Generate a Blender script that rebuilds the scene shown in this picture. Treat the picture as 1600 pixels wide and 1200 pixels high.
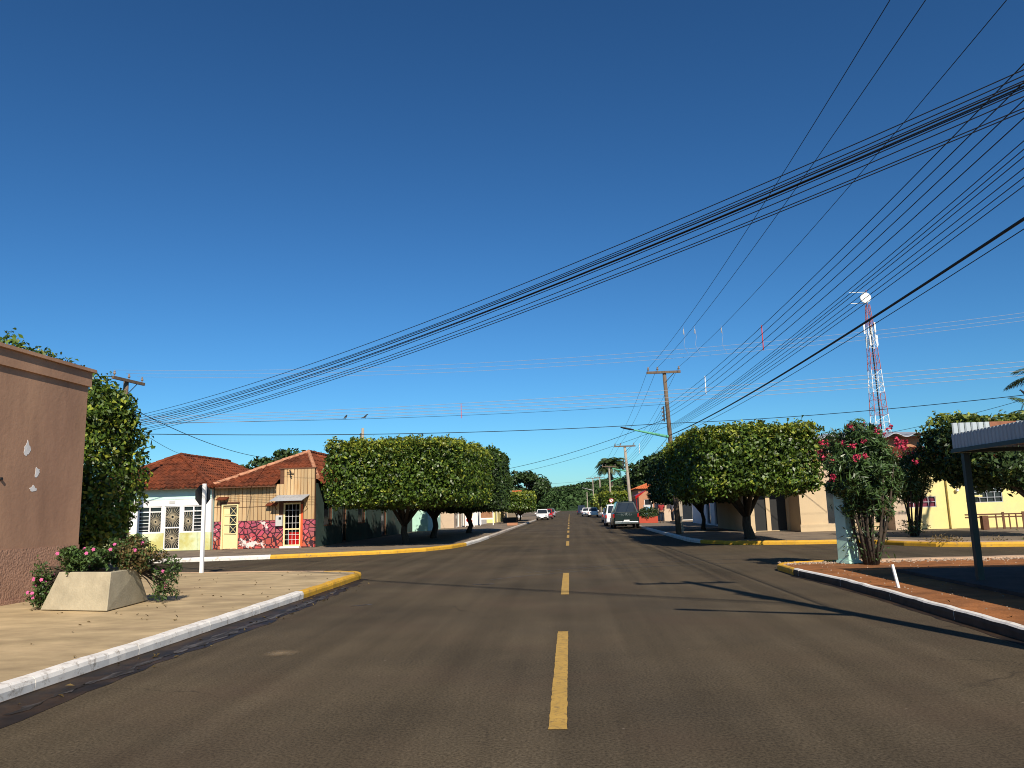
import bpy, math, random
import numpy as np
from mathutils import Vector, Matrix
random.seed(7); RNG = np.random.default_rng(11)
SC = bpy.context.scene; COL = SC.collection
for o in list(bpy.data.objects): bpy.data.objects.remove(o)
R = math.radians

# ------------------------------------------------------------------ camera
CAM_H = 1.6
cam_d = bpy.data.cameras.new('camera'); cam = bpy.data.objects.new('camera', cam_d); COL.objects.link(cam)
cam_d.sensor_width = 36; cam_d.lens = 36 * 1200 / 1600; cam_d.clip_end = 6000; cam_d.clip_start = .05
# rows: world X (right), Y (along the street), Z (up) in camera axes
CM = ((0.99688695, 0.03907093, 0.06848261), (0.07384622, -0.15835911, -0.98461623), (-0.02762503, 0.98660826, -0.16075137))
cam.matrix_world = Matrix(CM).to_4x4(); cam.location = (0, 0, CAM_H)
SC.camera = cam

# ------------------------------------------------------------------ sky, sun, exposure
SUN_EL = 37.0; SUN_H = Vector((.295, -.955))            # direction towards the sun on the ground plan
w = bpy.data.worlds.new('World'); SC.world = w; w.use_nodes = True
nt = w.node_tree; bg = nt.nodes['Background']
sky = nt.nodes.new('ShaderNodeTexSky'); sky.sky_type = 'NISHITA'; sky.sun_disc = False
sky.sun_elevation = R(SUN_EL); sky.sun_rotation = math.atan2(SUN_H.x, SUN_H.y)
sky.altitude = 0; sky.air_density = 1.0; sky.dust_density = .3; sky.ozone_density = 9
gm = nt.nodes.new('ShaderNodeGamma'); gm.inputs[1].default_value = 1.28          # clear, deep dry-season blue over the whole sky
nt.links.new(sky.outputs[0], gm.inputs[0]); tn = nt.nodes.new('ShaderNodeMix'); tn.data_type = 'RGBA'; tn.blend_type = 'MULTIPLY'; tn.inputs[0].default_value = 1; tn.inputs[7].default_value = (.74, 1.02, .95, 1)
nt.links.new(gm.outputs[0], tn.inputs[6]); nt.links.new(tn.outputs[2], bg.inputs[0]); bg.inputs[1].default_value = .055
sd = bpy.data.lights.new('sun', 'SUN'); sun = bpy.data.objects.new('sun', sd); COL.objects.link(sun)
sd.energy = 5.0; sd.angle = R(.53); sd.color = (1, .9, .76)
hz = SUN_H.normalized() * math.cos(R(SUN_EL))
sun.rotation_euler = Vector((hz.x, hz.y, math.sin(R(SUN_EL)))).to_track_quat('Z', 'Y').to_euler()
vs = SC.view_settings; vs.view_transform = 'Standard'; vs.look = 'None'; vs.exposure = 0.3; vs.gamma = 1
SC.cycles.filter_width = 1.0

# ------------------------------------------------------------------ materials
MATS = {}
def mat(name, col, rough=.8, var=.18, scale=3.0, bump=0.0, bscale=None, spec=.3, metal=0, col2=None, c2scale=.6, c2lo=.5, c2hi=.7, detail=6,
        island=0.0, objrand=0.0, emit=None, alpha=None, trans=0.0, stretch=None):
    m = bpy.data.materials.new(name); m.use_nodes = True; n = m.node_tree; N = n.nodes; L = n.links
    p = N['Principled BSDF']; p.inputs['Roughness'].default_value = rough; p.inputs['Metallic'].default_value = metal
    p.inputs['Specular IOR Level'].default_value = spec
    g = N.new('ShaderNodeNewGeometry')
    src = g.outputs['Position']
    if stretch:
        mp = N.new('ShaderNodeMapping'); mp.inputs['Scale'].default_value = stretch; L.new(src, mp.inputs[0]); src = mp.outputs[0]
    nz = N.new('ShaderNodeTexNoise'); nz.inputs['Scale'].default_value = scale; nz.inputs['Detail'].default_value = detail; nz.inputs['Roughness'].default_value = .65
    L.new(src, nz.inputs['Vector'])
    rp = N.new('ShaderNodeMapRange'); rp.inputs[1].default_value = .3; rp.inputs[2].default_value = .7
    rp.inputs[3].default_value = 1 - var; rp.inputs[4].default_value = 1 + var; L.new(nz.outputs[0], rp.inputs[0])
    hs = N.new('ShaderNodeMix'); hs.data_type = 'RGBA'; hs.blend_type = 'MULTIPLY'; hs.inputs[0].default_value = 1
    hs.inputs[6].default_value = (*col, 1)
    if col2:
        n2 = N.new('ShaderNodeTexNoise'); n2.inputs['Scale'].default_value = c2scale; n2.inputs['Detail'].default_value = 7; n2.inputs['Roughness'].default_value = .6
        L.new(src, n2.inputs['Vector'])
        r2 = N.new('ShaderNodeMapRange'); r2.inputs[1].default_value = c2lo; r2.inputs[2].default_value = c2hi; L.new(n2.outputs[0], r2.inputs[0])
        mx = N.new('ShaderNodeMix'); mx.data_type = 'RGBA'; L.new(r2.outputs[0], mx.inputs[0]); mx.inputs[6].default_value = (*col, 1); mx.inputs[7].default_value = (*col2, 1)
        L.new(mx.outputs[2], hs.inputs[6])
    L.new(rp.outputs[0], hs.inputs[7])
    out = hs.outputs[2]
    if island:
        ri = N.new('ShaderNodeMapRange'); ri.inputs[3].default_value = 1 - island; ri.inputs[4].default_value = 1 + island
        L.new(g.outputs['Random Per Island'], ri.inputs[0])
        h2 = N.new('ShaderNodeMix'); h2.data_type = 'RGBA'; h2.blend_type = 'MULTIPLY'; h2.inputs[0].default_value = 1
        L.new(out, h2.inputs[6]); L.new(ri.outputs[0], h2.inputs[7]); out = h2.outputs[2]
    if objrand:
        oi = N.new('ShaderNodeObjectInfo'); ro = N.new('ShaderNodeMapRange'); ro.inputs[3].default_value = 1 - objrand; ro.inputs[4].default_value = 1 + objrand; L.new(oi.outputs['Random'], ro.inputs[0])
        h3 = N.new('ShaderNodeMix'); h3.data_type = 'RGBA'; h3.blend_type = 'MULTIPLY'; h3.inputs[0].default_value = 1; L.new(out, h3.inputs[6]); L.new(ro.outputs[0], h3.inputs[7]); out = h3.outputs[2]
    L.new(out, p.inputs['Base Color'])
    if bump:
        b = N.new('ShaderNodeBump'); b.inputs['Strength'].default_value = bump; b.inputs['Distance'].default_value = .02
        nb = N.new('ShaderNodeTexNoise'); nb.inputs['Scale'].default_value = bscale or scale * 6; nb.inputs['Detail'].default_value = 5
        L.new(g.outputs['Position'], nb.inputs['Vector']); L.new(nb.outputs[0], b.inputs['Height']); L.new(b.outputs[0], p.inputs['Normal'])
    if trans:
        t = N.new('ShaderNodeBsdfTranslucent'); L.new(out, t.inputs[0])
        mixs = N.new('ShaderNodeMixShader'); mixs.inputs[0].default_value = trans
        L.new(p.outputs[0], mixs.inputs[1]); L.new(t.outputs[0], mixs.inputs[2]); L.new(mixs.outputs[0], N['Material Output'].inputs[0])
    if alpha is not None: p.inputs['Alpha'].default_value = alpha
    if emit: p.inputs['Emission Color'].default_value = (*emit, 1); p.inputs['Emission Strength'].default_value = 1
    MATS[name] = m; return m

def math_node(N, L, op, a, b):
    m = N.new('ShaderNodeMath'); m.operation = op
    for i, v in enumerate((a, b)):
        if v is None: continue
        if isinstance(v, (int, float)): m.inputs[i].default_value = v
        else: L.new(v, m.inputs[i])
    return m.outputs[0]

def asphalt():
    m = mat('asphalt', (.084, .065, .041), rough=.92, var=.2, scale=.35, spec=.08, col2=(.06, .048, .033), c2scale=.22, c2lo=.42, c2hi=.68)
    N = m.node_tree.nodes; L = m.node_tree.links; p = N['Principled BSDF']
    base = p.inputs['Base Color'].links[0].from_socket
    g = [n for n in N if n.type == 'NEW_GEOMETRY'][0]
    # aggregate speckle
    v = N.new('ShaderNodeTexNoise'); v.inputs['Scale'].default_value = 42; v.inputs['Detail'].default_value = 6; v.inputs['Roughness'].default_value = .75; L.new(g.outputs['Position'], v.inputs['Vector'])
    r = N.new('ShaderNodeMapRange'); r.inputs[1].default_value = .36; r.inputs[2].default_value = .64; r.inputs[3].default_value = .5; r.inputs[4].default_value = 1.55; L.new(v.outputs[0], r.inputs[0])
    mx = N.new('ShaderNodeMix'); mx.data_type = 'RGBA'; mx.blend_type = 'MULTIPLY'; mx.inputs[0].default_value = 1; L.new(base, mx.inputs[6]); L.new(r.outputs[0], mx.inputs[7])
    # streaks worn along the driving direction
    mp = N.new('ShaderNodeMapping'); mp.inputs['Scale'].default_value = (2.2, .07, 1); L.new(g.outputs['Position'], mp.inputs[0])
    s = N.new('ShaderNodeTexNoise'); s.inputs['Scale'].default_value = 1.0; s.inputs['Detail'].default_value = 5; L.new(mp.outputs[0], s.inputs['Vector'])
    r2 = N.new('ShaderNodeMapRange'); r2.inputs[1].default_value = .3; r2.inputs[2].default_value = .7; r2.inputs[3].default_value = .8; r2.inputs[4].default_value = 1.2; L.new(s.outputs[0], r2.inputs[0])
    m2 = N.new('ShaderNodeMix'); m2.data_type = 'RGBA'; m2.blend_type = 'MULTIPLY'; m2.inputs[0].default_value = 1; L.new(mx.outputs[2], m2.inputs[6]); L.new(r2.outputs[0], m2.inputs[7])
    # sparse pale grit
    vo = N.new('ShaderNodeTexVoronoi'); vo.inputs['Scale'].default_value = 2.6; L.new(g.outputs['Position'], vo.inputs['Vector'])
    r3 = N.new('ShaderNodeMapRange'); r3.inputs[1].default_value = .035; r3.inputs[2].default_value = .02; L.new(vo.outputs['Distance'], r3.inputs[0])
    m3 = N.new('ShaderNodeMix'); m3.data_type = 'RGBA'; L.new(r3.outputs[0], m3.inputs[0]); L.new(m2.outputs[2], m3.inputs[6]); m3.inputs[7].default_value = (.2, .16, .12, 1)
    # red dust washed in from the verges
    dn = N.new('ShaderNodeTexNoise'); dn.inputs['Scale'].default_value = .5; dn.inputs['Detail'].default_value = 8; L.new(g.outputs['Position'], dn.inputs['Vector'])
    dr = N.new('ShaderNodeMapRange'); dr.inputs[1].default_value = .5; dr.inputs[2].default_value = .75; dr.inputs[4].default_value = .4; L.new(dn.outputs[0], dr.inputs[0])
    m4 = N.new('ShaderNodeMix'); m4.data_type = 'RGBA'; L.new(dr.outputs[0], m4.inputs[0]); L.new(m3.outputs[2], m4.inputs[6]); m4.inputs[7].default_value = (.085, .055, .038, 1)
    dz = N.new('ShaderNodeTexNoise'); dz.inputs['Scale'].default_value = 1.6; dz.inputs['Detail'].default_value = 5; L.new(g.outputs['Position'], dz.inputs['Vector'])
    va = N.new('ShaderNodeVectorMath'); va.operation = 'MULTIPLY_ADD'; va.inputs[1].default_value = (.9, .9, 0); L.new(dz.outputs['Color'], va.inputs[0]); L.new(g.outputs['Position'], va.inputs[2])
    cv = N.new('ShaderNodeTexVoronoi'); cv.feature = 'DISTANCE_TO_EDGE'; cv.inputs['Scale'].default_value = .33; L.new(va.outputs[0], cv.inputs['Vector'])
    cr = N.new('ShaderNodeMapRange'); cr.inputs[1].default_value = .0045; cr.inputs[2].default_value = .001; L.new(cv.outputs['Distance'], cr.inputs[0])
    cm = N.new('ShaderNodeTexNoise'); cm.inputs['Scale'].default_value = .3; cm.inputs['Detail'].default_value = 3; L.new(g.outputs['Position'], cm.inputs['Vector'])
    cq = N.new('ShaderNodeMapRange'); cq.inputs[1].default_value = .5; cq.inputs[2].default_value = .62; cq.inputs[4].default_value = .6; L.new(cm.outputs[0], cq.inputs[0])
    fac = math_node(N, L, 'MULTIPLY', cr.outputs[0], cq.outputs[0])
    m5 = N.new('ShaderNodeMix'); m5.data_type = 'RGBA'; L.new(fac, m5.inputs[0]); L.new(m4.outputs[2], m5.inputs[6]); m5.inputs[7].default_value = (.022, .018, .014, 1)
    L.new(m5.outputs[2], p.inputs['Base Color'])
    b = N.new('ShaderNodeBump'); b.inputs['Strength'].default_value = .35; b.inputs['Distance'].default_value = .006; L.new(v.outputs[0], b.inputs['Height']); L.new(b.outputs[0], p.inputs['Normal'])
    return m
ASPHALT = asphalt()

def paint(name, col, under=(.05, .045, .04), wear=.5, scale=9.0, edge=.12):
    m = mat(name, col, rough=.7, var=.12, scale=5)
    N = m.node_tree.nodes; L = m.node_tree.links; p = N['Principled BSDF']
    base = p.inputs['Base Color'].links[0].from_socket; g = [n for n in N if n.type == 'NEW_GEOMETRY'][0]
    z = N.new('ShaderNodeTexNoise'); z.inputs['Scale'].default_value = scale; z.inputs['Detail'].default_value = 10; z.inputs['Roughness'].default_value = .75; L.new(g.outputs['Position'], z.inputs['Vector'])
    r = N.new('ShaderNodeMapRange'); r.inputs[1].default_value = wear; r.inputs[2].default_value = wear + edge; L.new(z.outputs[0], r.inputs[0])
    mx = N.new('ShaderNodeMix'); mx.data_type = 'RGBA'; L.new(r.outputs[0], mx.inputs[0]); L.new(base, mx.inputs[6]); mx.inputs[7].default_value = (*under, 1)
    L.new(mx.outputs[2], p.inputs['Base Color']); return m
YELLOW_LINE = paint('yellow_line_paint', (.46, .28, .06), (.09, .07, .045), .5, 16, .22)
KERB_WHITE = paint('white_kerb_paint', (.74, .7, .64), (.28, .23, .18), .535, 7, .14)
KERB_YELLOW = paint('yellow_kerb_paint', (.6, .33, .03), (.22, .15, .09), .55, 8, .14)
KERB_OLD = paint('worn_kerb_paint', (.55, .48, .4), (.2, .15, .12), .5, 4, .15)
KERB_PINK = paint('dusty_kerb_concrete', (.5, .34, .22), (.3, .2, .13), .55, 5, .2)
KERB_DIRT = mat('bare_kerb_face', (.1, .07, .05), rough=.95, var=.3, scale=4)
SLAB = mat('tan_pavement', (.43, .325, .185), rough=.92, var=.3, scale=1.3, bump=.15, bscale=40, spec=.15, col2=(.3, .22, .13), c2scale=.55, c2lo=.46, c2hi=.74, stretch=(.8, 1.5, 1))
SLAB_GREY = mat('grey_pavement', (.21, .165, .12), rough=.92, spec=.12, var=.2, scale=1.4, bump=.15, bscale=30, col2=(.13, .105, .085), c2scale=.6)
SLAB_RED = mat('red_pavement', (.3, .15, .11), rough=.9, var=.2, scale=1.2, col2=(.22, .14, .11))
DIRT = mat('red_dirt', (.31, .125, .045), rough=.97, var=.3, scale=2.2, bump=.6, bscale=30, spec=.1, col2=(.17, .08, .038), c2scale=.8, c2lo=.4, c2hi=.7)
GRAVEL = mat('gravel_bits', (.3, .22, .16), rough=.95, var=.4, scale=20, island=.5)
CONC = mat('planter_concrete', (.4, .35, .245), rough=.9, var=.16, scale=3.5, bump=.3, bscale=30, col2=(.29, .25, .17), c2scale=1.2, c2lo=.5, c2hi=.8)
SOIL = mat('soil', (.06, .035, .02), rough=1, var=.4, scale=12, bump=.6)
GRASSY = mat('scrub_ground', (.09, .085, .03), rough=1, var=.4, scale=.5, col2=(.16, .09, .045), c2scale=.1)
BROWN = mat('brown_render', (.41, .24, .15), rough=.92, var=.14, scale=1.7, stretch=(1, 1, .35), bump=.22, bscale=12, col2=(.31, .175, .115), c2scale=.7, c2lo=.4, c2hi=.75)
BROWN_R = mat('rough_brown_render', (.39, .225, .15), rough=.95, var=.1, scale=3, bump=1.0, bscale=22, col2=(.29, .165, .115), c2scale=1.1)
WHITE_PL = mat('white_plaster', (.78, .76, .72), rough=.85, var=.06, scale=2)
PATCH = mat('bare_plaster', (.72, .7, .68), rough=.9, var=.15, scale=12)
MINT_PL = mat('mint_plaster', (.55, .78, .7), rough=.85, var=.05, scale=2)
MINT_WALL = mat('mint_wall', (.42, .68, .56), rough=.85, var=.1, scale=1.5, col2=(.5, .62, .5), c2scale=.8)
SHADE_WALL = mat('shade_dark_wall', (.05, .085, .075), rough=.85, var=.2, scale=1.5, col2=(.1, .1, .08), c2scale=.8)  # tree shade put into the wall colour, not a teal paint
LIME_PL = mat('lime_dado', (.6, .66, .4), rough=.85, var=.1, scale=2, col2=(.5, .46, .16), c2scale=1.1, c2lo=.45, c2hi=.6)
WHITE_MET = mat('white_paint', (.8, .79, .76), rough=.5, var=.05)
BRONZE = mat('brass_grille', (.5, .42, .28), rough=.45, var=.1)
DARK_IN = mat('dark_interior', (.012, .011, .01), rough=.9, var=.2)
GLASS = mat('window_glass', (.02, .025, .03), rough=.08, var=.1, spec=.6)
PLANK = mat('pale_planks', (.55, .39, .21), rough=.8, var=.25, scale=1.0, objrand=.2, col2=(.38, .22, .09), c2scale=1.0, c2lo=.45, c2hi=.7, stretch=(14, 14, 1.1))
DOOR_Y = mat('cream_door_paint', (.74, .62, .32), rough=.6, var=.05)
DOOR_O = mat('orange_paint', (.62, .1, .03), rough=.6, var=.08)
TILE = mat('clay_tile', (.18, .047, .02), rough=.9, var=.45, scale=2.2, spec=.15, col2=(.08, .028, .016), c2scale=1.2, c2lo=.4, c2hi=.7)
TILE_O = mat('fresh_clay_tile', (.5, .14, .05), rough=.85, var=.25, scale=3)
MORTAR = mat('hip_mortar', (.48, .23, .13), rough=.9, var=.25, scale=4, col2=(.3, .12, .06), c2scale=3)
METAL_G = mat('galvanised_sheet', (.42, .44, .46), rough=.5, var=.1, metal=.2)
METERB = mat('grey_meter_box', (.5, .5, .48), rough=.6, var=.05)
WOODP = mat('pole_wood', (.14, .1, .068), rough=.9, var=.25, scale=2, stretch=(8, 8, .6))
CONCP = mat('pole_concrete', (.34, .29, .23), rough=.9, var=.15, scale=2)
BLACKM = mat('black_metal', (.02, .02, .02), rough=.5, var=.1)
CABLE = mat('cable', (.012, .012, .014), rough=.6, var=.1)
BARE_WIRE = mat('bare_aluminium_wire', (.34, .36, .4), rough=.6, var=.05, metal=.0)
CERAMIC = mat('insulator', (.25, .2, .17), rough=.3, var=.1)
RED_PL = mat('red_spacer', (.6, .06, .05), rough=.5, var=.05)
LAMPG = mat('green_lamp_arm', (.1, .36, .22), rough=.6, var=.1)
BARK = mat('bark', (.06, .045, .033), rough=.95, var=.35, scale=6, bump=.6, bscale=18, stretch=(3, 3, .7))
LEAF = mat('ficus_leaf', (.072, .122, .015), rough=.42, var=.25, scale=1.2, spec=.5, island=.6, trans=.24)
LEAF_N = mat('ficus_new_leaf', (.25, .28, .032), rough=.45, var=.25, scale=1.2, spec=.45, island=.45, trans=.25)
LEAF_D = mat('dark_leaf', (.04, .072, .018), rough=.5, var=.3, scale=.6, spec=.4, island=.5, trans=.12)
LEAF_H = mat('hill_leaf', (.04, .075, .022), rough=.8, var=.35, scale=.03, spec=.2, island=.45)
LEAF_O = mat('oleander_leaf', (.055, .1, .026), rough=.4, var=.25, scale=2, spec=.5, island=.45, trans=.12)
LEAF_P = mat('shrub_leaf', (.06, .105, .026), rough=.5, var=.3, scale=3, spec=.35, island=.5, trans=.15)
LEAF_B = mat('dry_shrub_leaf', (.14, .095, .035), rough=.6, var=.3, scale=3, island=.5, trans=.15)
LEAF_Y = mat('pale_leaf', (.2, .24, .045), rough=.45, var=.3, scale=2, island=.45, trans=.2)
PALML = mat('palm_leaf', (.055, .085, .025), rough=.45, var=.25, scale=1, island=.4, trans=.12)
PINK = mat('pink_petal', (.62, .12, .3), rough=.6, var=.15, island=.25, trans=.2)
OLE_F = mat('oleander_petal', (.5, .04, .09), rough=.6, var=.2, island=.3, trans=.2)
BEIGE = mat('beige_render', (.55, .42, .26), rough=.9, var=.06, scale=2, bump=.1, col2=(.48, .36, .22), c2scale=.5)
BEIGE_P = mat('pink_beige_render', (.52, .4, .29), rough=.9, var=.06, scale=2)
YELLOW_PL = mat('yellow_render', (.74, .62, .26), rough=.9, var=.05, scale=1.5, col2=(.62, .5, .3), c2scale=.7, c2lo=.55, c2hi=.8)
TERRA = mat('terracotta_render', (.42, .2, .11), rough=.9, var=.1)
MAROON = mat('maroon_glass', (.16, .03, .05), rough=.25, var=.2, scale=3)
FENCEW = mat('brown_fence_wood', (.12, .055, .03), rough=.8, var=.2, scale=4)
MINT_POST = mat('mint_post_paint', (.45, .7, .58), rough=.75, var=.08, scale=4)
SHEET = mat('painted_sheet', (.36, .4, .42), rough=.5, var=.06)
GREEN_POST = mat('dark_green_steel', (.02, .04, .042), rough=.45, var=.1)
RUST = mat('rusted_sheet', (.22, .09, .05), rough=.9, var=.3, scale=9)
TOW_R = mat('tower_red', (.42, .12, .1), rough=.6, var=.1)
TOW_W = mat('tower_white', (.8, .8, .78), rough=.5, var=.05)
CAR_DG = mat('dark_green_paint', (.012, .022, .02), rough=.2, var=.05, spec=.6)
CAR_W = mat('white_car_paint', (.78, .78, .77), rough=.25, var=.03, spec=.5)
CAR_S = mat('silver_car_paint', (.42, .43, .44), rough=.3, var=.03, metal=.4)
CAR_R = mat('red_car_paint', (.45, .02, .02), rough=.25, var=.05)
CAR_B = mat('navy_car_paint', (.02, .025, .06), rough=.25, var=.05)
RUBBER = mat('tyre_rubber', (.015, .015, .015), rough=.85, var=.1)
CHROME = mat('chrome', (.6, .6, .6), rough=.18, var=.02, metal=.9)
LAMP_RED = mat('tail_lamp', (.35, .01, .01), rough=.2, var=.05)
PLATE = mat('licence_plate', (.72, .72, .72), rough=.5, var=.03)
SKIN = mat('skin', (.32, .17, .1), rough=.6, var=.05)
HAIR = mat('hair', (.015, .012, .01), rough=.7, var=.1)
CL_RED = mat('red_shirt_cloth', (.3, .03, .03), rough=.9, var=.1)
CL_GREY = mat('grey_shirt_cloth', (.13, .13, .15), rough=.9, var=.1)
CL_DARK = mat('dark_trouser_cloth', (.02, .025, .035), rough=.9, var=.1)
BLUEPL = mat('blue_panel', (.2, .42, .6), rough=.5, var=.1)
AWN_W = mat('cream_awning_cloth', (.72, .6, .42), rough=.85, var=.06)
REDPOT = mat('red_planter', (.4, .06, .03), rough=.7, var=.1)
BIRD = mat('bird_feathers', (.02, .02, .02), rough=.8, var=.1)
WET = mat('wet_gutter', (.016, .012, .009), rough=.55, var=.4, scale=3, spec=.2, col2=(.045, .027, .014), c2scale=2, c2lo=.4, c2hi=.6)
DRIED = mat('dried_runoff', (.1, .09, .085), rough=.7, var=.7, scale=5, stretch=(6, 1, 1), col2=(.02, .016, .012), c2scale=2.5, c2lo=.4, c2hi=.55)
SAND = mat('sand_spill', (.3, .22, .13), rough=.95, var=.3, scale=9)
def soft_patch(m, c, r):
    N = m.node_tree.nodes; L = m.node_tree.links; p = N['Principled BSDF']; g = N.new('ShaderNodeNewGeometry'); v = N.new('ShaderNodeVectorMath'); v.operation = 'DISTANCE'; v.inputs[1].default_value = c; L.new(g.outputs['Position'], v.inputs[0])
    z = N.new('ShaderNodeTexNoise'); z.inputs['Scale'].default_value = 9; z.inputs['Detail'].default_value = 6; L.new(g.outputs['Position'], z.inputs['Vector'])
    a = math_node(N, L, 'MULTIPLY', z.outputs[0], r * 1.2); b = math_node(N, L, 'ADD', v.outputs['Value'], a)
    q = N.new('ShaderNodeMapRange'); q.inputs[1].default_value = r * 1.35; q.inputs[2].default_value = r * .55; q.inputs[4].default_value = .75; L.new(b, q.inputs[0]); L.new(q.outputs[0], p.inputs['Alpha'])
soft_patch(SAND, (-3.45, 9.2, 0), .3)
TAR = mat('tar_patch', (.012, .012, .012), rough=.7, var=.3, scale=20, bump=.5)
TYREM = mat('pale_tyre_mark', (.085, .075, .066), rough=.8, var=.4, scale=4)

def mural():
    m = bpy.data.materials.new('painted_stone_mural'); m.use_nodes = True; N = m.node_tree.nodes; L = m.node_tree.links; p = N['Principled BSDF']; p.inputs['Roughness'].default_value = .8
    g = N.new('ShaderNodeNewGeometry'); mp = N.new('ShaderNodeMapping'); mp.inputs['Scale'].default_value = (1, 0, 1.05); L.new(g.outputs['Position'], mp.inputs[0])
    v = N.new('ShaderNodeTexVoronoi'); v.feature = 'DISTANCE_TO_EDGE'; v.inputs['Scale'].default_value = 4.4; L.new(mp.outputs[0], v.inputs['Vector'])
    vc = N.new('ShaderNodeTexVoronoi'); vc.inputs['Scale'].default_value = 4.4; L.new(mp.outputs[0], vc.inputs['Vector'])
    st = N.new('ShaderNodeMapRange'); st.inputs[1].default_value = .075; st.inputs[2].default_value = .1; L.new(v.outputs['Distance'], st.inputs[0])
    sx = N.new('ShaderNodeSeparateXYZ'); L.new(g.outputs['Position'], sx.inputs[0])
    hz_ = N.new('ShaderNodeMapRange'); hz_.inputs[1].default_value = .5; hz_.inputs[2].default_value = .9; L.new(sx.outputs[2], hz_.inputs[0])
    c = N.new('ShaderNodeMix'); c.data_type = 'RGBA'; L.new(hz_.outputs[0], c.inputs[0]); c.inputs[6].default_value = (.52, .1, .07, 1); c.inputs[7].default_value = (.5, .09, .13, 1)
    br = N.new('ShaderNodeMix'); br.data_type = 'RGBA'; br.blend_type = 'MULTIPLY'; br.inputs[0].default_value = .35; L.new(c.outputs[2], br.inputs[6]); L.new(vc.outputs['Color'], br.inputs[7])
    j = N.new('ShaderNodeMix'); j.data_type = 'RGBA'; L.new(st.outputs[0], j.inputs[0]); j.inputs[6].default_value = (.035, .006, .012, 1); L.new(br.outputs[2], j.inputs[7])
    nz = N.new('ShaderNodeTexNoise'); nz.inputs['Scale'].default_value = 1.6; nz.inputs['Detail'].default_value = 8; nz.inputs['Roughness'].default_value = .7; L.new(g.outputs['Position'], nz.inputs['Vector'])
    nr = N.new('ShaderNodeMapRange'); nr.inputs[1].default_value = .57; nr.inputs[2].default_value = .6; L.new(nz.outputs[0], nr.inputs[0])
    k = N.new('ShaderNodeMix'); k.data_type = 'RGBA'; L.new(nr.outputs[0], k.inputs[0]); L.new(j.outputs[2], k.inputs[6]); k.inputs[7].default_value = (.68, .6, .55, 1)
    L.new(k.outputs[2], p.inputs['Base Color']); return m
MURAL = mural()

# ------------------------------------------------------------------ mesh helpers
def chain_origin(o):
    v = Vector((0, 0, 0))
    while o is not None: v += o.location; o = o.parent
    return v
def link(name, me, parent=None, loc=None):
    o = bpy.data.objects.new(name, me); COL.objects.link(o)
    if parent is not None: o.parent = parent
    if loc is not None: o.location = loc
    return o
def tag(o, label=None, cat=None, group=None, kind=None):
    if label: o['label'] = label
    if cat: o['category'] = cat
    if group: o['group'] = group
    if kind: o['kind'] = kind
    return o
def thing(name, label, cat, loc=(0, 0, 0), group=None, rz=0):
    o = bpy.data.objects.new(name, None); COL.objects.link(o); o.location = loc; o.rotation_euler.z = rz; o.empty_display_size = .2
    return tag(o, label, cat, group)

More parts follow.
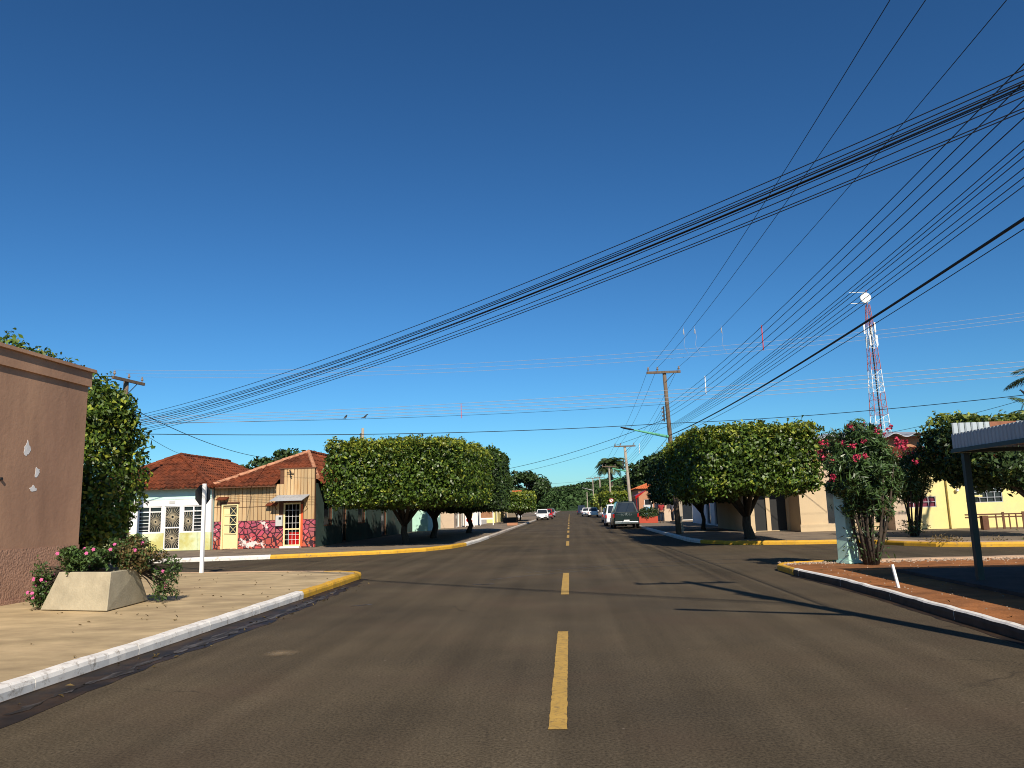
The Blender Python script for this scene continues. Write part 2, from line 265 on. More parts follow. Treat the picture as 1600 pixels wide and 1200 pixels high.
class MB:
    """collects geometry in world coordinates (or local ones for a thing at the origin)"""
    def __init__(s): s.v = []; s.f = []; s.mi = []
    def add(s, vs, fs, mi=0):
        b = len(s.v); s.v += [tuple(v) for v in vs]; s.f += [tuple(b + i for i in f) for f in fs]; s.mi += [mi] * len(fs); return s
    def box(s, x0, x1, y0, y1, z0, z1, mi=0):
        v = [(x0, y0, z0), (x1, y0, z0), (x1, y1, z0), (x0, y1, z0), (x0, y0, z1), (x1, y0, z1), (x1, y1, z1), (x0, y1, z1)]
        return s.add(v, [(0, 3, 2, 1), (4, 5, 6, 7), (0, 1, 5, 4), (1, 2, 6, 5), (2, 3, 7, 6), (3, 0, 4, 7)], mi)
    def obox(s, c, ux, uy, uz, mi=0):
        c, ux, uy, uz = map(Vector, (c, ux, uy, uz))
        v = [c + a * ux + b * uy + d * uz for d in (-1, 1) for a, b in ((-1, -1), (1, -1), (1, 1), (-1, 1))]
        return s.add(v, [(0, 3, 2, 1), (4, 5, 6, 7), (0, 1, 5, 4), (1, 2, 6, 5), (2, 3, 7, 6), (3, 0, 4, 7)], mi)
    def prism(s, poly, z0, z1, mi=0):
        n = len(poly); v = [(x, y, z0) for x, y in poly] + [(x, y, z1) for x, y in poly]
        return s.add(v, [tuple(range(n))[::-1], tuple(range(n, 2 * n))] + [(i, (i + 1) % n, n + (i + 1) % n, n + i) for i in range(n)], mi)
    def tube(s, pts, rad, n=6, cap=True, mi=0):
        pts = [Vector(p) for p in pts]
        if isinstance(rad, (int, float)): rad = [rad] * len(pts)
        rings = []; up = None
        for i, p in enumerate(pts):
            d = (pts[min(i + 1, len(pts) - 1)] - pts[max(i - 1, 0)])
            d = d.normalized() if d.length > 1e-9 else Vector((0, 0, 1))
            if up is None: up = Vector((0, 0, 1)) if abs(d.z) < .9 else Vector((1, 0, 0))
            a = d.cross(up).normalized(); b = a.cross(d).normalized(); up = b
            rings.append([p + rad[i] * (math.cos(2 * math.pi * k / n) * a + math.sin(2 * math.pi * k / n) * b) for k in range(n)])
        v = [q for r in rings for q in r]; f = []
        for i in range(len(pts) - 1):
            for k in range(n): f.append((i * n + k, i * n + (k + 1) % n, (i + 1) * n + (k + 1) % n, (i + 1) * n + k))
        if cap: f.append(tuple(range(n))[::-1]); f.append(tuple((len(pts) - 1) * n + k for k in range(n)))
        return s.add(v, f, mi)
    def lathe(s, c, prof, n=12, axis='z', mi=0):
        c = Vector(c); v = []
        for r, h in prof:
            for k in range(n):
                a = 2 * math.pi * k / n; q = (r * math.cos(a), r * math.sin(a), h)
                if axis == 'x': q = (q[2], q[0], q[1])
                if axis == 'y': q = (q[0], q[2], q[1])
                v.append(c + Vector(q))
        f = []
        for i in range(len(prof) - 1):
            for k in range(n): f.append((i * n + k, i * n + (k + 1) % n, (i + 1) * n + (k + 1) % n, (i + 1) * n + k))
        f.append(tuple(range(n))[::-1]); f.append(tuple((len(prof) - 1) * n + k for k in range(n)))
        return s.add(v, f, mi)
    def loft(s, secs, mi=0, cap=True):
        n = len(secs[0]); v = [q for r in secs for q in r]; f = []
        for i in range(len(secs) - 1):
            for k in range(n): f.append((i * n + k, i * n + (k + 1) % n, (i + 1) * n + (k + 1) % n, (i + 1) * n + k))
        if cap: f.append(tuple(range(n))[::-1]); f.append(tuple((len(secs) - 1) * n + k for k in range(n)))
        return s.add(v, f, mi)
    def mesh(s, name, mats, off=Vector((0, 0, 0)), smooth=False):
        me = bpy.data.meshes.new(name); me.from_pydata([(x - off.x, y - off.y, z - off.z) for x, y, z in s.v], [], s.f)
        if not isinstance(mats, (list, tuple)): mats = [mats]
        for m in mats: me.materials.append(m)
        if any(s.mi): me.polygons.foreach_set('material_index', s.mi)
        if smooth: me.polygons.foreach_set('use_smooth', [True] * len(s.f))
        me.update(); return me
    def build(s, name, mats, parent=None, smooth=False, bevel=0):
        me = s.mesh(name, mats, chain_origin(parent) if parent is not None else Vector((0, 0, 0)), smooth)
        import bmesh
        bm = bmesh.new(); bm.from_mesh(me); bmesh.ops.recalc_face_normals(bm, faces=bm.faces); bm.to_mesh(me); bm.free()
        o = link(name, me, parent)
        if bevel:
            b = o.modifiers.new('bevel', 'BEVEL'); b.width = bevel; b.segments = 2; b.limit_method = 'ANGLE'
        return o
def based(o, base):
    """move a one-mesh thing's origin to its base point"""
    b = Vector(base); o.data.transform(Matrix.Translation(-b)); o.location = b; return o

# ------------------------------------------------------------------ foliage helpers (numpy)
def unit(a): return a / np.maximum(np.linalg.norm(a, axis=1, keepdims=True), 1e-9)
def leaf_mesh(name, P, Nrm, L, W, mats, mi=None, fold=.25, parent=None, droop=None):
    n = len(P); rng = RNG
    L = np.broadcast_to(np.asarray(L, float), (n,)) * rng.uniform(.55, 1.45, n); W = np.broadcast_to(np.asarray(W, float), (n,)) * rng.uniform(.75, 1.25, n)
    t = rng.normal(size=(n, 3))
    if droop is not None: t = t * .6 + np.asarray(droop)
    t = unit(t - (t * Nrm).sum(1, keepdims=True) * Nrm); b = np.cross(Nrm, t)
    V = np.empty((n, 4, 3))
    V[:, 0] = P - t * L[:, None] * .5
    V[:, 1] = P + b * W[:, None] * .5 + Nrm * (W * fold)[:, None]
    V[:, 2] = P + t * L[:, None] * .5 - Nrm * (L * .12)[:, None]
    V[:, 3] = P - b * W[:, None] * .5 + Nrm * (W * fold)[:, None]
    off = chain_origin(parent) if parent is not None else Vector((0, 0, 0))
    V = V.reshape(-1, 3) - np.array(off)
    me = bpy.data.meshes.new(name); me.vertices.add(4 * n); me.vertices.foreach_set('co', V.ravel())
    me.loops.add(4 * n); me.loops.foreach_set('vertex_index', np.arange(4 * n, dtype=np.int32))
    me.polygons.add(n); me.polygons.foreach_set('loop_start', np.arange(0, 4 * n, 4, dtype=np.int32)); me.polygons.foreach_set('loop_total', np.full(n, 4, dtype=np.int32))
    for m in (mats if isinstance(mats, (list, tuple)) else [mats]): me.materials.append(m)
    if mi is not None: me.polygons.foreach_set('material_index', np.asarray(mi, dtype=np.int32))
    me.update(calc_edges=True)
    return link(name, me, parent)
def lump(D, k, amp, seed):
    """smooth pseudo-noise on directions/positions"""
    r = np.random.default_rng(seed); s = np.zeros(len(D))
    for i in range(7):
        a = r.normal(size=3) * k; s += np.sin(D @ a + r.uniform(0, 6.3)) / 7
    return s * amp
def box_crown(c, h, n, p=5, seed=0, depth=.3, rough=.12, lumpk=2.2):
    """points and normals in the outer shell of a clipped, rounded block"""
    c = np.array(c); h = np.array(h); r = np.random.default_rng(seed)
    face = r.choice(3, n, p=np.array([h[1] * h[2], h[0] * h[2], h[0] * h[1]]) / (h[1] * h[2] + h[0] * h[2] + h[0] * h[1]))
    D = r.uniform(-1, 1, (n, 3)); D[np.arange(n), face] = r.choice([-1, 1], n)
    # pull the cube surface to a superellipsoid
    s = (np.abs(D) ** p).sum(1) ** (1 / p); Q = D / s[:, None]
    Nn = unit(np.sign(Q) * np.abs(Q) ** (p - 1) / h)
    W = Q * h
    bulge = lump(W, lumpk, rough * 2.2, seed + 1) + lump(W, lumpk * 3, rough * 1.3, seed + 2) + lump(W, 11, .26, seed + 3)
    dep = np.abs(r.normal(size=n)) * depth
    W = W + Nn * (bulge - dep + r.normal(size=n) * .03)[:, None]
    return c + W, Nn
def leafy(P, Nn, up=.35, rnd=.75):
    return unit(Nn * .8 + np.array([0, 0, up]) + RNG.normal(size=P.shape) * rnd)
def clump_crown(c, h, nclump, per, cr, seed=0, flat=.8, shell=.55):
    """many separate leaf clumps spread through an ellipsoid"""
    r = np.random.default_rng(seed); c = np.array(c); h = np.array(h)
    D = unit(r.normal(size=(nclump, 3))); rad = r.uniform(shell, 1, nclump) ** .7
    C = c + D * h * rad[:, None]
    P = []; Nn = []
    for q in C:
        d = unit(r.normal(size=(per, 3))); rr = cr * r.uniform(.6, 1.25)
        P.append(q + d * rr * np.array([1, 1, flat]) * r.uniform(.55, 1, (per, 1))); Nn.append(unit(d + (q - c) / h * .5))
    return np.concatenate(P), np.concatenate(Nn), C

# ------------------------------------------------------------------ ground, road, pavements, kerbs
def arc(cx, cy, r, a0, a1, n=8): return [(cx + r * math.cos(R(a0 + (a1 - a0) * i / n)), cy + r * math.sin(R(a0 + (a1 - a0) * i / n))) for i in range(n + 1)]
g = MB(); g.add([(-2500, -300, -.06), (2500, -300, -.06), (2500, 4000, -.06), (-2500, 4000, -.06)], [(0, 1, 2, 3)])
tag(g.build('ground', GRASSY), kind='structure')
road = MB()
def sheet(mb, x0, x1, y0, y1, z, nx=1, ny=1): mb.add([(x0, y0, z), (x1, y0, z), (x1, y1, z), (x0, y1, z)], [(0, 1, 2, 3)])
sheet(road, -45, 45, -25, 36, 0); sheet(road, -7, 7, 36, 420, 0)
road_o = tag(road.build('road', ASPHALT), 'dark worn asphalt street and crossing', kind='structure')

# far-left, far-right, near-left and near-right pavement outlines (kerb line first)
NL_K = [(-5.17, -14), (-5.17, 17.8)] + arc(-6.45, 18.9, 1.28, -10, 88, 10) + [(-7.6, 20.5), (-9.6, 20.75), (-13, 20.95), (-42, 21.4)]
NL = NL_K + [(-42, -14)]
NR_K = [(4.95, -14), (4.95, 10.5), (5.02, 13), (4.98, 15.5), (4.8, 17.6)] + arc(5.75, 18.75, .95, 190, 95, 8) + [(6.6, 19.95), (9, 20.1), (42, 20.4)]
NR = NR_K + [(42, -14)]
FL_K = [(-42, 27.3), (-15, 27.9), (-11.3, 28.8), (-8.6, 29.7), (-7.0, 30.5), (-5.9, 31.6), (-5.1, 33.3), (-4.75, 35.5), (-4.6, 40), (-4.6, 60), (-4.5, 120), (-4.5, 400)]
FL = FL_K + [(-42, 400)]
FR_K = [(5.0, 400), (5.0, 60), (5.02, 40), (5.05, 34.5), (5.3, 32.7), (6.0, 31.3), (7.1, 30.4), (8.4, 30.0), (10.2, 29.7), (10.9, 28.9), (11.3, 27.6), (11.9, 26.6), (13, 25.9), (15, 25.5), (42, 25.2)]
FR = FR_K + [(42, 400)]
KH = .15
def offset_in(k, poly_sign, d):
    out = []
    for i, p in enumerate(k):
        a = Vector(k[max(i - 1, 0)]); b = Vector(k[min(i + 1, len(k) - 1)]); t = (b - a).normalized()
        nrm = Vector((-t.y, t.x)) * poly_sign; out.append((p[0] + nrm.x * d, p[1] + nrm.y * d))
    return out
def pavement(name, poly_k, rest, sign, m, label, zdrop=.012):
    ins = offset_in(poly_k, sign, .085)
    mb = MB(); mb.prism(ins + rest, -.05, KH - zdrop)
    return tag(mb.build(name, m), label, kind='structure')
pav_nl = pavement('pavement', NL_K, [(-42, -14)], 1, SLAB, 'tan concrete pavement at the near left corner')
pav_nr = pavement('pavement', NR_K, [(42, -14)], -1, DIRT, 'red earth pavement at the near right corner', .03)
pav_fl = pavement('pavement', FL_K, [(-42, 400)], 1, SLAB_GREY, 'grey pavement at the far left corner under clipped trees')
pav_fr = pavement('pavement', FR_K, [(42, 400)], 1, SLAB_GREY, 'grey pavement at the far right corner under clipped tree')
def resample(k, step):
    out = [k[0]]
    for a, b in zip(k, k[1:]):
        n = max(1, int(math.dist(a, b) / step))
        for i in range(1, n + 1): out.append((a[0] + (b[0] - a[0]) * i / n, a[1] + (b[1] - a[1]) * i / n))
    return out
def kerb(k, sign, m, w=.15, h=KH, jitter=.006, face=None, label=None, step=.6, stone=None):
    k = resample(k, step); outer = k; r = random.Random(3)
    prof = [(0.012, -.05), (0.0, h * .6), (.012, h - .02), (.035, h), (w, h + .002), (w, -.05)]
    rails = [offset_in(k, sign, d) for d, z in prof]
    secs = []
    for i in range(len(k)):
        j = r.uniform(-1, 1) * jitter
        secs.append([(rails[q][i][0] + j, rails[q][i][1] + j * .5, z + (j if z > 0 else 0)) for q, (d, z) in enumerate(prof)])
    if stone:
        base = MB(); lo = [[(q[0], q[1], min(q[2], .012)) for q in sc] for sc in secs]; base.loft(lo); o = tag(base.build('kerb', KERB_DIRT), label, kind='structure')
        per = max(1, int(stone / step)); i = 0; r2 = random.Random(5)
        while i < len(secs) - 1:
            j = min(i + per + r2.choice((0, 0, 1)), len(secs) - 1); ch = [list(map(Vector, sc)) for sc in secs[i:j + 1]]; gap = .005
            d0 = (ch[1][0] - ch[0][0]).normalized() * gap; d1 = (ch[-1][0] - ch[-2][0]).normalized() * gap; dz = Vector((0, 0, r2.uniform(-.006, .006)))
            ch[0] = [p + d0 for p in ch[0]]; ch[-1] = [p - d1 for p in ch[-1]]; ch = [[p + dz for p in sc] for sc in ch]
            mb = MB(); mb.loft(ch)
            if face is not None:
                for q in range(len(ch) - 1): mb.mi[q * 6] = 1; mb.mi[q * 6 + 1] = 1
            mb.build('kerb_stone', [m, face or m], o); i = j
        return o
    mb = MB(); mb.loft(secs)
    if face is not None:
        for i in range(len(k) - 1): mb.mi[i * 6] = 1; mb.mi[i * 6 + 1] = 1
    return tag(mb.build('kerb', [m, face or m]), label, kind='structure')
def cut(k, i0, i1): return k[i0:i1]
kerb([(-5.17, -14), (-5.17, 14.9)], 1, KERB_WHITE, label='white painted kerb along the near left pavement', step=.3, stone=1.8)
kerb([(-5.17, 14.9)] + NL_K[1:13], 1, KERB_YELLOW, label='yellow painted kerb round the near left corner', step=.25, stone=1.5)
kerb(NL_K[12:], 1, KERB_PINK, label='plain kerb of the side street by the near left pavement')
kerb(NR_K[:5], -1, KERB_WHITE, w=.11, face=KERB_DIRT, label='white painted kerb along the red earth verge', step=.3, stone=2.2)
kerb(NR_K[4:15], -1, KERB_YELLOW, w=.11, label='yellow painted kerb round the near right corner', step=.25, stone=1.2)
kerb(NR_K[14:], -1, KERB_PINK, w=.42, label='dusty concrete kerb along the side street by the red earth verge')
kerb(FL_K[:3], 1, KERB_WHITE, label='white painted kerb in front of the small houses', w=.2)
kerb(FL_K[2:8], 1, KERB_YELLOW, label='yellow painted kerb round the far left corner', w=.2)
kerb(FL_K[7:9] + [(-4.6, 44)], 1, KERB_WHITE, label='white kerb just past the far left corner')
kerb([(-4.6, 44), (-4.6, 60), (-4.5, 120), (-4.5, 400)], 1, KERB_OLD, label='worn pale kerb running away along the left of the street', step=3)
kerb([(5.0, 400), (5.0, 60), (5.0, 52)], 1, KERB_OLD, label='worn pale kerb running away along the right of the street', step=3)
kerb([(5.0, 52), (5.02, 40), (5.05, 34.5), (5.3, 32.7)], 1, KERB_WHITE, label='white kerb beside the parked pickup')
kerb(FR_K[4:9], 1, KERB_YELLOW, w=.09, label='yellow painted kerb round the far right corner', step=.3)
kerb(FR_K[8:], 1, KERB_YELLOW, w=.1, label='yellow painted kerb in front of the yellow building')
# pinkish concrete edging behind the right-hand kerb
e = MB(); e.prism(offset_in(FR_K[9:], 1, .1) + offset_in(FR_K[9:], 1, .75)[::-1], -.02, KH + .004)
e.build('concrete_edging', KERB_PINK, pav_fr)
# centre line dashes
dash = MB()
for k, (y0, y1) in enumerate([(2.2, 5.02), (5.95, 10.45), (14.8, 19.6), (33.4, 37.8), (42.0, 46.4), (50.6, 55), (59.2, 63.6), (67.8, 72.2), (76.4, 80.8), (85, 89.4), (93.6, 98), (102.2, 106.6), (111, 115), (119.6, 124), (128, 132.6), (137, 141), (146, 150), (155, 160), (165, 170), (176, 182), (190, 197)]):
    wd = .068 if k != 2 else .075; r = random.Random(k); mb = MB(); n = 46; L_ = []; R_ = []
    for i in range(n + 1):
        y = y0 + (y1 - y0) * i / n; L_.append((-.15 - wd + r.uniform(-.004, .004), y, .004)); R_.append((-.15 + wd + r.uniform(-.004, .004), y, .004))
    mb.add(L_ + R_, [(i, n + 1 + i, n + 2 + i, i + 1) for i in range(n)])
    mb.build('centre_line_dash', YELLOW_LINE, road_o)
# wet, dirty gutter along the near left kerb
def ribbon(name, pts, m, parent=road_o, z=.004, seed=1, jl=.03, jr=.1, n=60):
    r = random.Random(seed); mb = MB(); a = []; b = []
    def at(t):
        f = t * (len(pts) - 1); i = min(int(f), len(pts) - 2); u = f - i
        return [pts[i][q] + (pts[i + 1][q] - pts[i][q]) * u for q in range(4)]
    dl = dr = 0
    for i in range(n + 1):
        x0, y0, x1, y1 = at(i / n); dl = dl * .6 + r.uniform(-1, 1) * jl; dr = dr * .6 + r.uniform(-1, 1) * jr
        a.append((x0 + dl, y0, z)); b.append((x1 + dr, y1, z))
    mb.add(a + b, [(i, n + 1 + i, n + 2 + i, i + 1) for i in range(n)])
    return mb.build(name, m, parent)
ribbon('wet_gutter', [(-5.2, 3, -4.35, 3), (-5.2, 7, -4.55, 7), (-5.2, 11, -4.62, 11), (-5.2, 14.5, -4.7, 14.8), (-5.2, 17.5, -4.9, 17.7), (-5.22, 19, -5.05, 19.2)], WET, jl=0, jr=.09)
ribbon('dried_runoff', [(-4.85, 6.5, -4.8, 6.5), (-4.84, 9, -4.76, 9), (-4.88, 12, -4.74, 12), (-4.92, 14.5, -4.82, 14.5), (-5.0, 17, -4.94, 17)], DRIED, z=.008, seed=5, jl=.045, jr=.05, n=110)
ribbon('dark_gutter', [(4.96, 8, 4.8, 8), (4.96, 11, 4.84, 11), (5.0, 13, 4.9, 13), (4.96, 15.5, 4.86, 15.5), (4.78, 17.6, 4.7, 17.6)], WET, jl=0, jr=.02, seed=9)
mb = MB(); mb.add([(-3.45 + .5 * math.cos(a), 9.2 + .45 * math.sin(a), .004) for a in [i * 2 * math.pi / 24 for i in range(24)]], [tuple(range(24))]); mb.build('sand_spill', SAND, road_o)
mb = MB(); mb.add([(1.03 + .2 * math.cos(a) * (1 + .12 * math.sin(3 * a)), 4.78 + .24 * math.sin(a), .004) for a in [i * 2 * math.pi / 24 for i in range(24)]], [tuple(range(24))]); mb.build('tar_patch', TAR, road_o)
def mark(cx, cy, r, a0, a1, w, m=TYREM):
    p = arc(cx, cy, r, a0, a1, 24); q = arc(cx, cy, r + w, a0, a1, 24); mb = MB()
    mb.add([(x, y, .004) for x, y in p] + [(x, y, .004) for x, y in q], [(i, i + 1, 26 + i, 25 + i) for i in range(24)]); mb.build('tyre_mark', m, road_o)
mark(5.5, 12.0, 9.6, 92, 140, .06); mark(6.2, 13.2, 9.9, 90, 138, .05)
for (x, y, l, a) in [(-9.4, 26.6, .9, .1), (-7.5, 25.6, .5, .5), (7.6, 26.7, 1.1, -.25), (8.6, 25.4, .8, .1), (-12, 24.6, 1.6, .05), (-2.2, 17.0, .5, .1), (-3.9, 13.6, .35, .2)]:
    mb = MB(); mb.add([(x, y, .004), (x + l, y + a, .004), (x + l * .95, y + a + .12, .004), (x + .05, y + .1, .004)], [(0, 1, 2, 3)]); mb.build('paint_trace', DRIED, road_o)

# ------------------------------------------------------------------ building helpers
def wall_panel(mb, o, u, n, W, H, openings, t=.18, mi=0):
    """a wall of thickness t in the plane through o spanned by u (horizontal) and Z, outward normal n, with rectangular openings (u0,u1,z0,z1)"""
    o, u, n = Vector(o), Vector(u).normalized(), Vector(n).normalized(); zv = Vector((0, 0, 1))
    us = sorted({0, W} | {q for a in openings for q in a[:2]}); zs = sorted({0, H} | {q for a in openings for q in a[2:4]})
    def hole(a, b): return a < 0 or a > W or b < 0 or b > H or any(x0 < a < x1 and z0 < b < z1 for x0, x1, z0, z1 in [q[:4] for q in openings])
    P = lambda a, b, d: o + u * a + zv * b - n * d
    for i in range(len(us) - 1):
        for j in range(len(zs) - 1):
            a0, a1, b0, b1 = us[i], us[i + 1], zs[j], zs[j + 1]; ca, cb = (a0 + a1) / 2, (b0 + b1) / 2
            if hole(ca, cb): continue
            mb.add([P(a0, b0, 0), P(a1, b0, 0), P(a1, b1, 0), P(a0, b1, 0)], [(0, 1, 2, 3)], mi)
            mb.add([P(a0, b0, t), P(a1, b0, t), P(a1, b1, t), P(a0, b1, t)], [(3, 2, 1, 0)], mi)
            e = 1e-4
            for (x, y, q) in ((a0 - e, cb, (a0, b0, a0, b1)), (a1 + e, cb, (a1, b0, a1, b1)), (ca, b0 - e, (a0, b0, a1, b0)), (ca, b1 + e, (a0, b1, a1, b1))):
                if hole(x, y): mb.add([P(q[0], q[1], 0), P(q[2], q[3], 0), P(q[2], q[3], t), P(q[0], q[1], t)], [(0, 1, 2, 3)], mi)
    return mb
def raw(mb, name, mats, parent, smooth=False):      # keep winding as built
    me = mb.mesh(name, mats, chain_origin(parent), smooth); return link(name, me, parent)
def tiles(name, e0, e1, r0, r1, m, parent, pitch=.23, row=.36, amp=.035, seed=0, skip=None):
    """barrel-tiled roof plane: eave e0->e1, ridge r0->r1 (r0==r1 for a hip triangle); real relief, clipped to the outline"""
    e0, e1, r0, r1 = map(Vector, (e0, e1, r0, r1)); u = (e1 - e0).normalized(); W = (e1 - e0).length
    mid = (r0 + r1) / 2; v = (mid - e0) - u * ((mid - e0).dot(u)); S = v.length; v = v.normalized(); nrm = u.cross(v).normalized()
    if nrm.z < 0: nrm = -nrm
    ra, rb = (r0 - e0).dot(u), (r1 - e0).dot(u); rr = random.Random(seed); k = 6
    nu = int(W / pitch * k); mb = MB(); nrows = int(S / row) + 1; V = []; F = []
    jig = [rr.uniform(-.012, .012) for _ in range(4000)]
    for j in range(nrows):
        s0, s1 = j * row, min((j + 1) * row + .03, S)
        a0 = ra * s0 / S; b0 = W + (rb - W) * s0 / S
        i0 = max(0, int(a0 / (pitch / k)) - 2); i1 = min(nu, int(b0 / (pitch / k)) + 2)
        base = len(V)
        for i in range(i0, i1 + 1):
            x = i * pitch / k; h = amp * (math.sin(2 * math.pi * x / pitch)) + jig[(j * 31 + int(x / pitch)) % 4000]
            x0 = min(max(x, a0), b0); x1 = min(max(x, ra * s1 / S), W + (rb - W) * s1 / S)
            V.append(e0 + u * x0 + v * s0 + nrm * (h + .055)); V.append(e0 + u * x1 + v * s1 + nrm * (h + .015)); V.append(e0 + u * x0 + v * s0 + nrm * (h - .01))
        for i in range(i1 - i0):
            q = base + 3 * i
            if skip and skip(V[q]): continue
            F.append((q, q + 3, q + 4, q + 1)); F.append((q + 2, q + 5, q + 3, q))
    mb.add(V, F); o = raw(mb, name, m, parent); o['kind'] = 'stuff'; return o
def ridge(name, a, b, m, parent, r=.09, step=.38, seed=0):
    a, b = Vector(a), Vector(b); n = int((b - a).length / step); rr = random.Random(seed); mb = MB()
    for i in range(n):
        p, q = a + (b - a) * (i / n), a + (b - a) * ((i + 1.12) / n); z = Vector((0, 0, .045 + rr.uniform(-.012, .012)))
        mb.tube([p + z, q + z], [r * 1.15, r * .9], 8)
    o = mb.build(name, m, parent, smooth=False); o['kind'] = 'stuff'; return o
def sunburst(mb, o, u, W, H, rays=20, r=.006, hub=.07, d=(0, -1, 0)):
    """grille bars radiating from a hub to the sides of the rectangle"""
    o, u = Vector(o), Vector(u); z = Vector((0, 0, 1)); c = o + u * W / 2 + z * H / 2
    for k in range(rays):
        a = 2 * math.pi * (k + .5) / rays; ca, sa = math.cos(a), math.sin(a)
        L_ = min(W / 2 / abs(ca) if abs(ca) > 1e-6 else 9, H / 2 / abs(sa) if abs(sa) > 1e-6 else 9)
        mb.tube([c + (u * ca + z * sa) * hub, c + (u * ca + z * sa) * L_], r, 4)
    ring = [c + (u * math.cos(t) + z * math.sin(t)) * hub for t in [i * 2 * math.pi / 14 for i in range(15)]]
    mb.tube(ring, r * 1.8, 5)
def text_mesh(name, body, size, m, parent, loc, rot, ext=.004):
    cu = bpy.data.curves.new(name, 'FONT'); cu.body = body; cu.size = size; cu.extrude = ext; cu.align_x = 'CENTER'; cu.align_y = 'CENTER'; cu.resolution_u = 2
    t = bpy.data.objects.new(name, cu); COL.objects.link(t)
    me = bpy.data.meshes.new_from_object(t); bpy.data.objects.remove(t); me.materials.clear(); me.materials.append(m)
    o = link(name, me, parent); o.location = Vector(loc) - chain_origin(parent); o.rotation_euler = rot; return o

# ------------------------------------------------------------------ brown corner building, near left
b = thing('corner_building', 'brown rendered building with moulded parapet at the left edge', 'building', (-10.3, 15.7, KH))
BX = -10.3; BY = 15.72
m_ = MB(); m_.box(-24, BX, -6, BY, 0, 4.47); m_.build('wall', BROWN, b)
m_ = MB(); m_.box(-24.05, BX + .05, -6, BY + .05, 4.47, 4.78); m_.build('parapet_band', BROWN, b)
m_ = MB(); m_.prism([(-24.1, -6), (BX + .11, -6), (BX + .11, BY + .11), (-24.1, BY + .11)], 4.783, 4.85); m_.build('parapet_cap', BROWN, b)
m_ = MB(); m_.box(-24, BX + .014, -6, BY + .014, 0, 1.12); m_.build('plinth', BROWN_R, b)
m_ = MB(); m_.box(BX + .014, BX + .05, -6, BY + .04, .0, .2); m_.build('skirting', BROWN_R, b)
def blob(y, z, ry, rz, seed):
    r = random.Random(seed); n = 18; ph = r.uniform(0, 6)
    return [(BX + .004, y + ry * math.cos(a) * (1 + .3 * math.sin(2 * a + ph) + r.uniform(-.25, .22)), z + rz * math.sin(a) * (1 + .25 * math.cos(3 * a + ph) + r.uniform(-.2, .2))) for a in [i * 2 * math.pi / n for i in range(n)]]
for (y, z, ry, rz, s) in ((13.98, 2.98, .075, .14, 1), (14.3, 2.56, .07, .09, 2), (14.22, 2.24, .075, .055, 3)):
    m_ = MB(); q = blob(y, z, ry, rz, s); m_.add(q + [(BX - .02, v[1], v[2]) for v in q], [tuple(range(18))] + [(i, (i + 1) % 18, 18 + (i + 1) % 18, 18 + i) for i in range(18)]); m_.build('peeled_patch', PATCH, b)
m_ = MB(); m_.lathe((BX + .02, 13.33, 2.4), [(.03, -.02), (.03, .02)], 10, 'x'); m_.build('wall_pipe', BLACKM, b)

# ------------------------------------------------------------------ mint house
h = thing('mint_house', 'small mint and white house with sunburst grilles and red tiled hip roof', 'house', (-19.4, 34.7, KH))
FY = 34.7; MX0, MX1 = -22.3, -16.45
U = lambda x: x - MX0
door = (U(-17.86), U(-16.98), .06, 1.98); winL = (U(-19.05), U(-17.98), .8, 1.98); winR = (U(-16.9 - .0), U(-16.9) + .0, 0, 0)
# opening list in wall coordinates: left window, door, right window
OPS = [(2.35, 3.5, .82, 2.02), (3.62, 4.38, .06, 2.02), (4.5, 5.55, .82, 2.02)]
# shift so that the door centre falls at x = -17.25
SH = 1.05
OPS = [(a + SH - .0 - 1.05, c + SH - 1.05, d, e_) for a, c, d, e_ in OPS]
m_ = MB(); wall_panel(m_, (MX0, FY, KH + .8), (1, 0, 0), (0, -1, 0), MX1 - MX0, 2.2, [(a, c, max(0, d - .8), e_ - .8) for a, c, d, e_ in OPS]); raw(m_, 'wall', WHITE_PL, h)
m_ = MB(); wall_panel(m_, (MX0, FY, KH), (1, 0, 0), (0, -1, 0), MX1 - MX0, .798, [(OPS[1][0], OPS[1][1], .06, .9)]); raw(m_, 'dado', LIME_PL, h)
m_ = MB(); m_.box(MX0, MX1, FY - .012, FY - .002, KH + 2.32, KH + 2.98); m_.build('upper_band', MINT_PL, h)
m_ = MB(); m_.box(MX1 - .012, MX1 - .002, FY + .19, 46, KH, KH + 2.9); m_.box(MX0 + .002, MX0 + .2, FY + .19, 46, KH, KH + 2.9); m_.box(MX0 + .21, MX1 - .02, 45.8, 46, KH, KH + 2.9); m_.build('side_wall', MINT_PL, h)
m_ = MB(); m_.box(MX0 + .21, MX1 - .02, FY + 1.2, FY + 1.3, KH, KH + 2.9); m_.build('inner_wall', DARK_IN, h)
